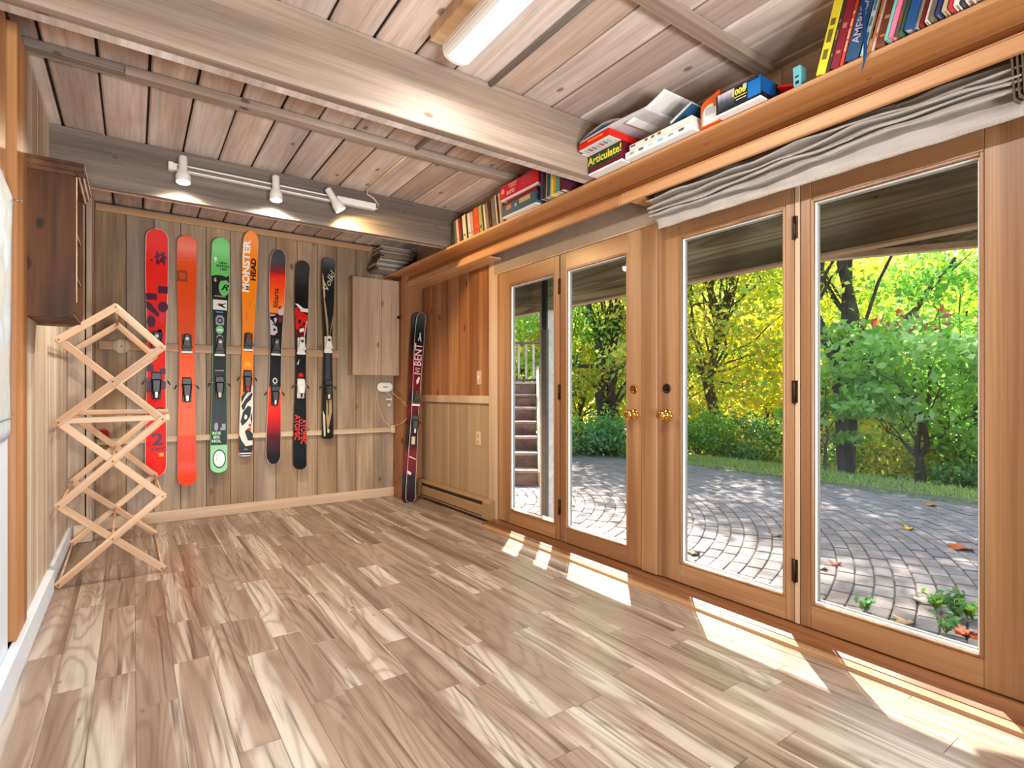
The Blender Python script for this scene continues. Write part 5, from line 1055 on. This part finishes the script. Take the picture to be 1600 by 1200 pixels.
x, y = at_ud(1480, 12.2); tree('tall green tree with a thick trunk behind the dogwood', x, y, 6.4, 2.4, 1.4, LM['green'], 15000, .14, .2, ((0, 0),), 46, seed=9, barkm=BK2)
x, y = at_ud(1385, 12.5); tree('bright lime tree with forked branches behind the twin trunks', x, y, 6.2, 2.4, 1.0, LM['lime'], 14000, .14, .1, ((.06, .05), (-.05, -.02)), 44, seed=10)
x, y = at_ud(1270, 13.0); tree('golden tree between the two wide panes', x, y, 6.2, 2.3, .6, LM['yellow'], 14000, .14, .09, ((0, 0), (.07, -.05)), 40, seed=11)
x, y = at_ud(1195, 14.5); tree('bright yellow maple lit by the sun', x, y, 5.6, 2.2, .5, LM['yellow'], 15000, .15, .09, ((0, 0),), 36, seed=12)
x, y = at_ud(1120, 11.2); tree('yellow green maple filling the third door', x, y, 11.5, 2.5, .6, LM['mixed'], 34000, .12, .10, ((0, 0), (.02, .03)), 84, seed=13)
x, y = at_ud(1050, 12.5); tree('mixed green and gold tree behind the wide post', x, y, 6.5, 2.3, .6, LM['mixed'], 16000, .13, .1, ((0, 0),), 40, seed=14)
x, y = at_ud(945, 11.4); tree('dark limbed maple turning yellow in the second door', x, y, 5.3, 2.1, .7, LM['mixed'], 17000, .12, .13, ((.05, -.05), (-.06, .06)), 44, seed=15, barkm=BK2, limbs=[((x, y, 1.6), (x-1.2, y+1.5, 1.75), .05, .02), ((x, y, 2.6), (x+1.4, y-1.6, 2.9), .05, .015)])
x, y = at_ud(880, 13.0); tree('green tree behind the garden stairs', x, y, 5.8, 2.3, .6, LM['green'], 15000, .13, .1, ((0, 0),), 40, seed=16)
x, y = at_ud(815, 14.2); tree('olive green tree beyond the stair railing', x, y, 6.4, 2.4, .7, LM['mixed'], 15000, .14, .1, ((0, 0),), 40, seed=17)
# far wood behind
fw = [(790, 19, 'green', 'dull green tree in the far wood behind the stairs'), (850, 21, 'mixed', 'far tree behind the first door with mixed leaves'), (910, 19, 'lime', 'far lime tree behind the second door'), (970, 21, 'yellow', 'far golden tree between second door and post'), (1035, 19, 'green', 'far green tree behind the wide post'),
      (1095, 21, 'yellow', 'far yellow tree behind the yellow green maple'), (1150, 24, 'lime', 'far pale lime tree under the gap of sky'), (1215, 20, 'yellow', 'far yellow tree where the last two doors meet'), (1275, 22, 'yellow', 'far golden tree behind the twin trunks'), (1335, 19, 'lime', 'far lime tree left of the dogwood'), (1395, 21, 'yellow', 'far sunlit yellow tree above the dogwood'), (1450, 19, 'green', 'far green tree behind the thick trunk'), (1510, 20, 'green', 'far green tree at the edge of the widest pane'), (1580, 18, 'green', 'far green tree past the widest pane')]
for i, (u, d, m, lb) in enumerate(fw):
    x, y = at_ud(u, d); hh = 8.0 if u not in (1150,) else 4.6
    tree(lb, x, y, hh, 2.7, .2, LM[m], 15000, .18, .12, ((0, 0),), 44, seed=30+i, group='far wood beyond the garden', sig=.42, flat=.8)
# shrubs along the lawn edge
for i, (u, d, hh, m, lb) in enumerate(((897, 9.9, .75, 'deep', 'low dark green shrub at the patio edge by the second door frame'), (932, 10.2, .7, 'green', 'low leafy shrub in the middle of the second door view'), (966, 9.9, .6, 'deep', 'low shrub with broad leaves beside the wide post'), (1090, 10.2, .9, 'green', 'bushy shrub behind the lawn in the third door'), (1135, 10.4, .8, 'mixed', 'yellowing shrub behind the lawn in the third door'), (1180, 10.0, .9, 'deep', 'dark shrub behind the lawn in the third door'), (1216, 9.9, .85, 'pale', 'pale leaved shrub by the third door frame'),
      (1345, 9.9, .8, 'green', 'shrub behind the twin trunk tree base'), (1395, 9.0, .75, 'mixed', 'yellowish shrub left of the dogwood stem'), (1470, 8.8, .8, 'lime', 'lime shrub right behind the dogwood stem'), (1508, 8.3, .9, 'deep', 'dark shrub at the end of the lawn'))):
    x, y = at_ud(u, d); tree(lb, x, y, hh, .62, .05, LM[m], 3200, .085, .018, ((.1, 0), (-.1, .05), (0, -.1)), 14, seed=60+i, group='shrubs along the lawn', name='shrub', sig=.5, flat=.7)
# lawn
r = np.random.default_rng(4); n = 26000; Yp = r.uniform(-3.5, 10.5, n); E = np.array([edge_x(a) for a in Yp]); Xp = E-.10+np.abs(r.normal(size=n))*.1+r.uniform(0, 1.5, n)
V = np.empty((n, 3, 3)); hz = r.uniform(.025, .065, n); an = r.uniform(0, 2*PI, n); gz0 = np.array([max(ground_z(a, b), G-.05) for a, b in zip(Xp, Yp)])
V[:, 0] = np.stack([Xp-.006*np.cos(an), Yp-.006*np.sin(an), gz0-.01], 1); V[:, 1] = np.stack([Xp+.006*np.cos(an), Yp+.006*np.sin(an), gz0-.01], 1); V[:, 2] = np.stack([Xp+r.normal(size=n)*.02, Yp+r.normal(size=n)*.02, gz0+hz], 1)
g = MB(); g.v = [tuple(a) for a in V.reshape(-1, 3)]; g.f = [(3*i, 3*i+1, 3*i+2) for i in range(n)]; g.m = [0]*n; g.sm = [False]*n
obj('grass', g, leafmat('grass_blade', [(130, 176, 78), (176, 206, 100), (206, 212, 130), (146, 186, 88)], tr=.45), label='strip of short lawn grass between the patio and the trees', cat='grass', kind='stuff', recalc=False, origin=(7.5, 4, G))
# ---- deck overhead
dk = thing('deck', 'dark timber deck overhead outside the doors', 'deck', (3.1, 2, 1.82), kind='structure')
obj('joist', MB().cbox(3.05, 3.11, -1.4, 7.6, 1.83, 2.34, .004), M['deckbeam'], dk); obj('joist_lit_edge', MB().cbox(3.046, 3.118, -1.4, 7.6, 1.812, 1.83, .003), M['deckedge'], dk)  # lower edge coloured pale to stand in for light bounced off the patio
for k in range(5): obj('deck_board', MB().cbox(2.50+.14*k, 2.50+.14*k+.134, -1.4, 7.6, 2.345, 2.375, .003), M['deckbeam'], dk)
A = Vector((3.20, 1.45, 0)); B = Vector((3.52, .883, 0)); dv = (B-A).normalized(); A = A-dv*.18; B2 = A+dv*3.2; nv2 = Vector((-dv.y, dv.x, 0))
def obox(p, q, w, z0, z1):
    pts = [p, q, q+nv2*w, p+nv2*w]; return MB().prism([(a.x, a.y) for a in pts], 2, z0, z1)
obj('angled_joist', obox(A, B2, .05, 1.855, 2.2), M['deckbeam'], dk); obj('joist_lit_edge', obox(A-dv*0, B2, .055, 1.822, 1.855), M['deckedge'], dk)  # pale lower edge again carries the bounced light in its colour
obj('deck_soffit', MB().prism([(3.112, A.y-.02), (A.x, A.y-.03), (B2.x, B2.y), (3.112, B2.y)], 2, 1.90, 1.92), plain('olive_lit_soffit', (104, 98, 62), .8, vary=.1), dk)  # olive tone stands in for green light reflected from the garden
ps = thing('deck_post', 'weathered white painted post under the deck by the stairs', 'post', (3.08, 3.68, G)); obj('post_shaft', MB().cbox(3.0, 3.085, 3.739, 3.85, G-.02, 1.81, .006), M['postwhite'], ps); obj('post_corner', MB().cbox(2.99, 3.0, 3.741, 3.78, .3, 1.5, .002), M['postwhite'], ps)
ps = thing('downspout', 'grey square downspout in front of the white deck post', 'downspout', (2.97, 3.75, G)); obj('pipe', MB().cbox(2.93, 2.962, 3.66, 3.738, G-.01, 1.63, .008), M['postgrey'], ps); obj('pipe_upper', MB().cbox(2.932, 2.960, 3.67, 3.736, 1.63, 2.345, .008), plain('dark_pipe', (38, 38, 42), .5), ps, label='darker upper length')
# ---- garden stairs, running away from the house at an angle
KS = Matrix.Translation((4.02, 5.20, G)) @ Matrix.Rotation(math.atan2(-.6, .8), 4, 'Z')
st = thing('garden_stairs', 'brown wooden garden stairs rising to a railed landing', 'stairs', None, kind='structure', M=KS); x0, x1 = -1.15, 0
for k in range(7):
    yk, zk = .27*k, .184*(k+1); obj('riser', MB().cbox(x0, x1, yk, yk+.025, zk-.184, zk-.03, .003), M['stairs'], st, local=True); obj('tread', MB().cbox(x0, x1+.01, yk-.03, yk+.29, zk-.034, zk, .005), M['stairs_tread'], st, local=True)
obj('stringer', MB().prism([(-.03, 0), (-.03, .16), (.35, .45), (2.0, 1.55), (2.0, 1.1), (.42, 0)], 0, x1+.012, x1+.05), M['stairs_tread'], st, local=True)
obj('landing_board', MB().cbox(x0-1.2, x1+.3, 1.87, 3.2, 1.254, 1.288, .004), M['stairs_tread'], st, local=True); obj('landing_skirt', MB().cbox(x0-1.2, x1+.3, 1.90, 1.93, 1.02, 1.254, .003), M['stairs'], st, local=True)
rl = thing('deck_railing', 'light brown railing with square balusters at the top of the stairs', 'railing', None, M=KS)
obj('top_rail', MB().cbox(-2.2, .3, 3.02, 3.13, 1.995, 2.035, .005), M['stairs'], rl, local=True); obj('bottom_rail', MB().cbox(-2.2, .3, 3.05, 3.10, 1.33, 1.37, .004), M['stairs'], rl, local=True)
for k in range(19): obj('baluster', MB().cbox(-2.15+.132*k, -2.112+.132*k, 3.057, 3.093, 1.37, 1.995, .003), M['deckedge'], rl, local=True)
# ---- fallen leaves on the patio
def fallen(label, u, v, size, col, rot, grp='fallen leaves on the patio'):
    q = PZ(u, v, G+.004); pts = []
    for k in range(20):
        a = 2*PI*k/20; rad = size*(.30+.20*abs(math.cos(2.5*a))**1.2+.04*math.cos(7*a)); pts.append((rad*math.cos(a), rad*math.sin(a), .006+.012*math.sin(2*a+rot)+.02*(rad/size)**2))
    b = MB(); b.add([(0, 0, .004)]+pts, [(0, 1+k, 1+(k+1) % 20) for k in range(20)], smooth=True)
    t = thing('fallen_leaf', label, 'leaf', None, grp, M=Matrix.Translation(q) @ Matrix.Rotation(rot, 4, 'Z')); o = obj('leaf_blade', b, pl(col, .6), t, local=True, recalc=False); o.modifiers.new('thick', 'SOLIDIFY').thickness = .0012
    obj('leaf_stalk', MB().tube([(0, 0, .004), (-size*.5, size*.05, .008)], .0012, 5), pl(tuple(c*.6 for c in col)), t, local=True)
for a in (('largest orange brown leaf on the sunlit bricks', 1502, 857, .17, (186, 92, 46), .4), ('small yellow leaf standing on sunlit bricks', 1421, 826, .09, (226, 190, 60), 1.2), ('small rust leaf on shaded bricks near the frame', 1305, 881, .08, (170, 84, 66), 2.1), ('orange leaf at the edge of the grass', 1455, 790, .11, (206, 130, 62), .2),
          ('orange leaf among the weeds by the last pane', 1508, 988, .10, (214, 84, 36), .9), ('second orange leaf among the weeds, tucked against the frame', 1520, 993, .08, (206, 96, 50), 2.4), ('tan crumpled leaf near the sill', 1412, 972, .10, (196, 160, 120), 1.7), ('dark red leaf among the weeds', 1478, 972, .08, (92, 50, 46), .6), ('pale dry leaf on shaded bricks', 1440, 938, .11, (206, 190, 170), 2.8),
          ('brown curled leaf cluster at the third door', 1085, 865, .10, (96, 76, 60), 1.0), ('brown leaf on bricks near the hinge', 1212, 837, .11, (110, 84, 66), 2.0), ('pale leaf beside the frame of the widest pane', 1285, 889, .07, (206, 204, 180), .3)): fallen(*a)
# ---- weeds by the sill
def weed(label, u, v, h, n, seed):
    q = PZ(u, v, G); rr = random.Random(seed); t = thing('weed', label, 'weed', q, 'weeds growing through the bricks'); b = MB(); C = []
    for k in range(n):
        a = rr.uniform(0, 2*PI); l = rr.uniform(.4, 1)*h; e = q+Vector((math.cos(a)*l*.7, math.sin(a)*l*.7, l)); b.tube([q, q.lerp(e, .5)+Vector((0, 0, l*.15)), e], .0018, 5)
        for f in (.4, .6, .8, 1.0): C.append(q.lerp(e, f)+Vector((rr.uniform(-.01, .01), rr.uniform(-.01, .01), .012)))
    obj('stem', b, pl((96, 130, 60)), t, recalc=False); leafcloud('leaves', [tuple(c) for c in C], np.full(len(C), h*.5), LM['deep'] if seed % 2 else LM['green'], t, seed=seed, kind='stuff')
for a in (('largest weed clump beside the orange leaves', 1497, 966, .11, 16, 1), ('low weed clump under the pale dry leaf', 1462, 953, .08, 12, 2), ('grassy weed tuft close to the sill', 1350, 956, .07, 12, 3), ('weed growing by the frame corner of the widest pane', 1520, 970, .10, 10, 4), ('small weed low against the sill', 1478, 990, .08, 12, 5)): weed(*a)
# ================================================================== fill lights added unseen behind the camera to brighten ceiling and ski wall
for i, (x, y, pw) in enumerate(((.1, -1.7, 38), (1.2, -1.9, 36))):
    t = thing('fill_light', ('added low fill softbox by the bleached wall, unseen behind the camera', 'added low fill softbox by the door wall, unseen behind the camera')[i], 'fill light', (x, y, 0), 'added fill lights behind the camera')
    aim = Vector((.7+.3*i, 4.0, 2.5))-Vector((x, y, .55)); Q = aim.to_track_quat('-Z', 'Y').to_matrix().to_4x4(); K = Matrix.Translation((x, y, .55)) @ Q
    obj('softbox', MB().cbox(-.3, .3, -.3, .3, .0, .22, .04, M=K), M['black'], t)
    obj('front_cloth', MB().cbox(-.28, .28, -.28, .28, -.012, -.004, .003, M=K), M['white'], t)
    for a in range(3): obj('stand_leg', MB().tube([(x, y, .33), (x+.3*math.cos(2.1*a), y+.3*math.sin(2.1*a), .01)], .01, 8), M['black'], t)
    L = bpy.data.lights.new('softbox', 'AREA'); L.shape = 'SQUARE'; L.size = .56; L.energy = pw; L.spread = math.radians(95); L.color = (.95, .985, 1.0); o = bpy.data.objects.new('fill_lamp', L); COL.objects.link(o); o.parent = t
    o.matrix_local = Matrix.Translation(-Vector((x, y, 0))) @ K @ Matrix.Translation((0, 0, -.02))
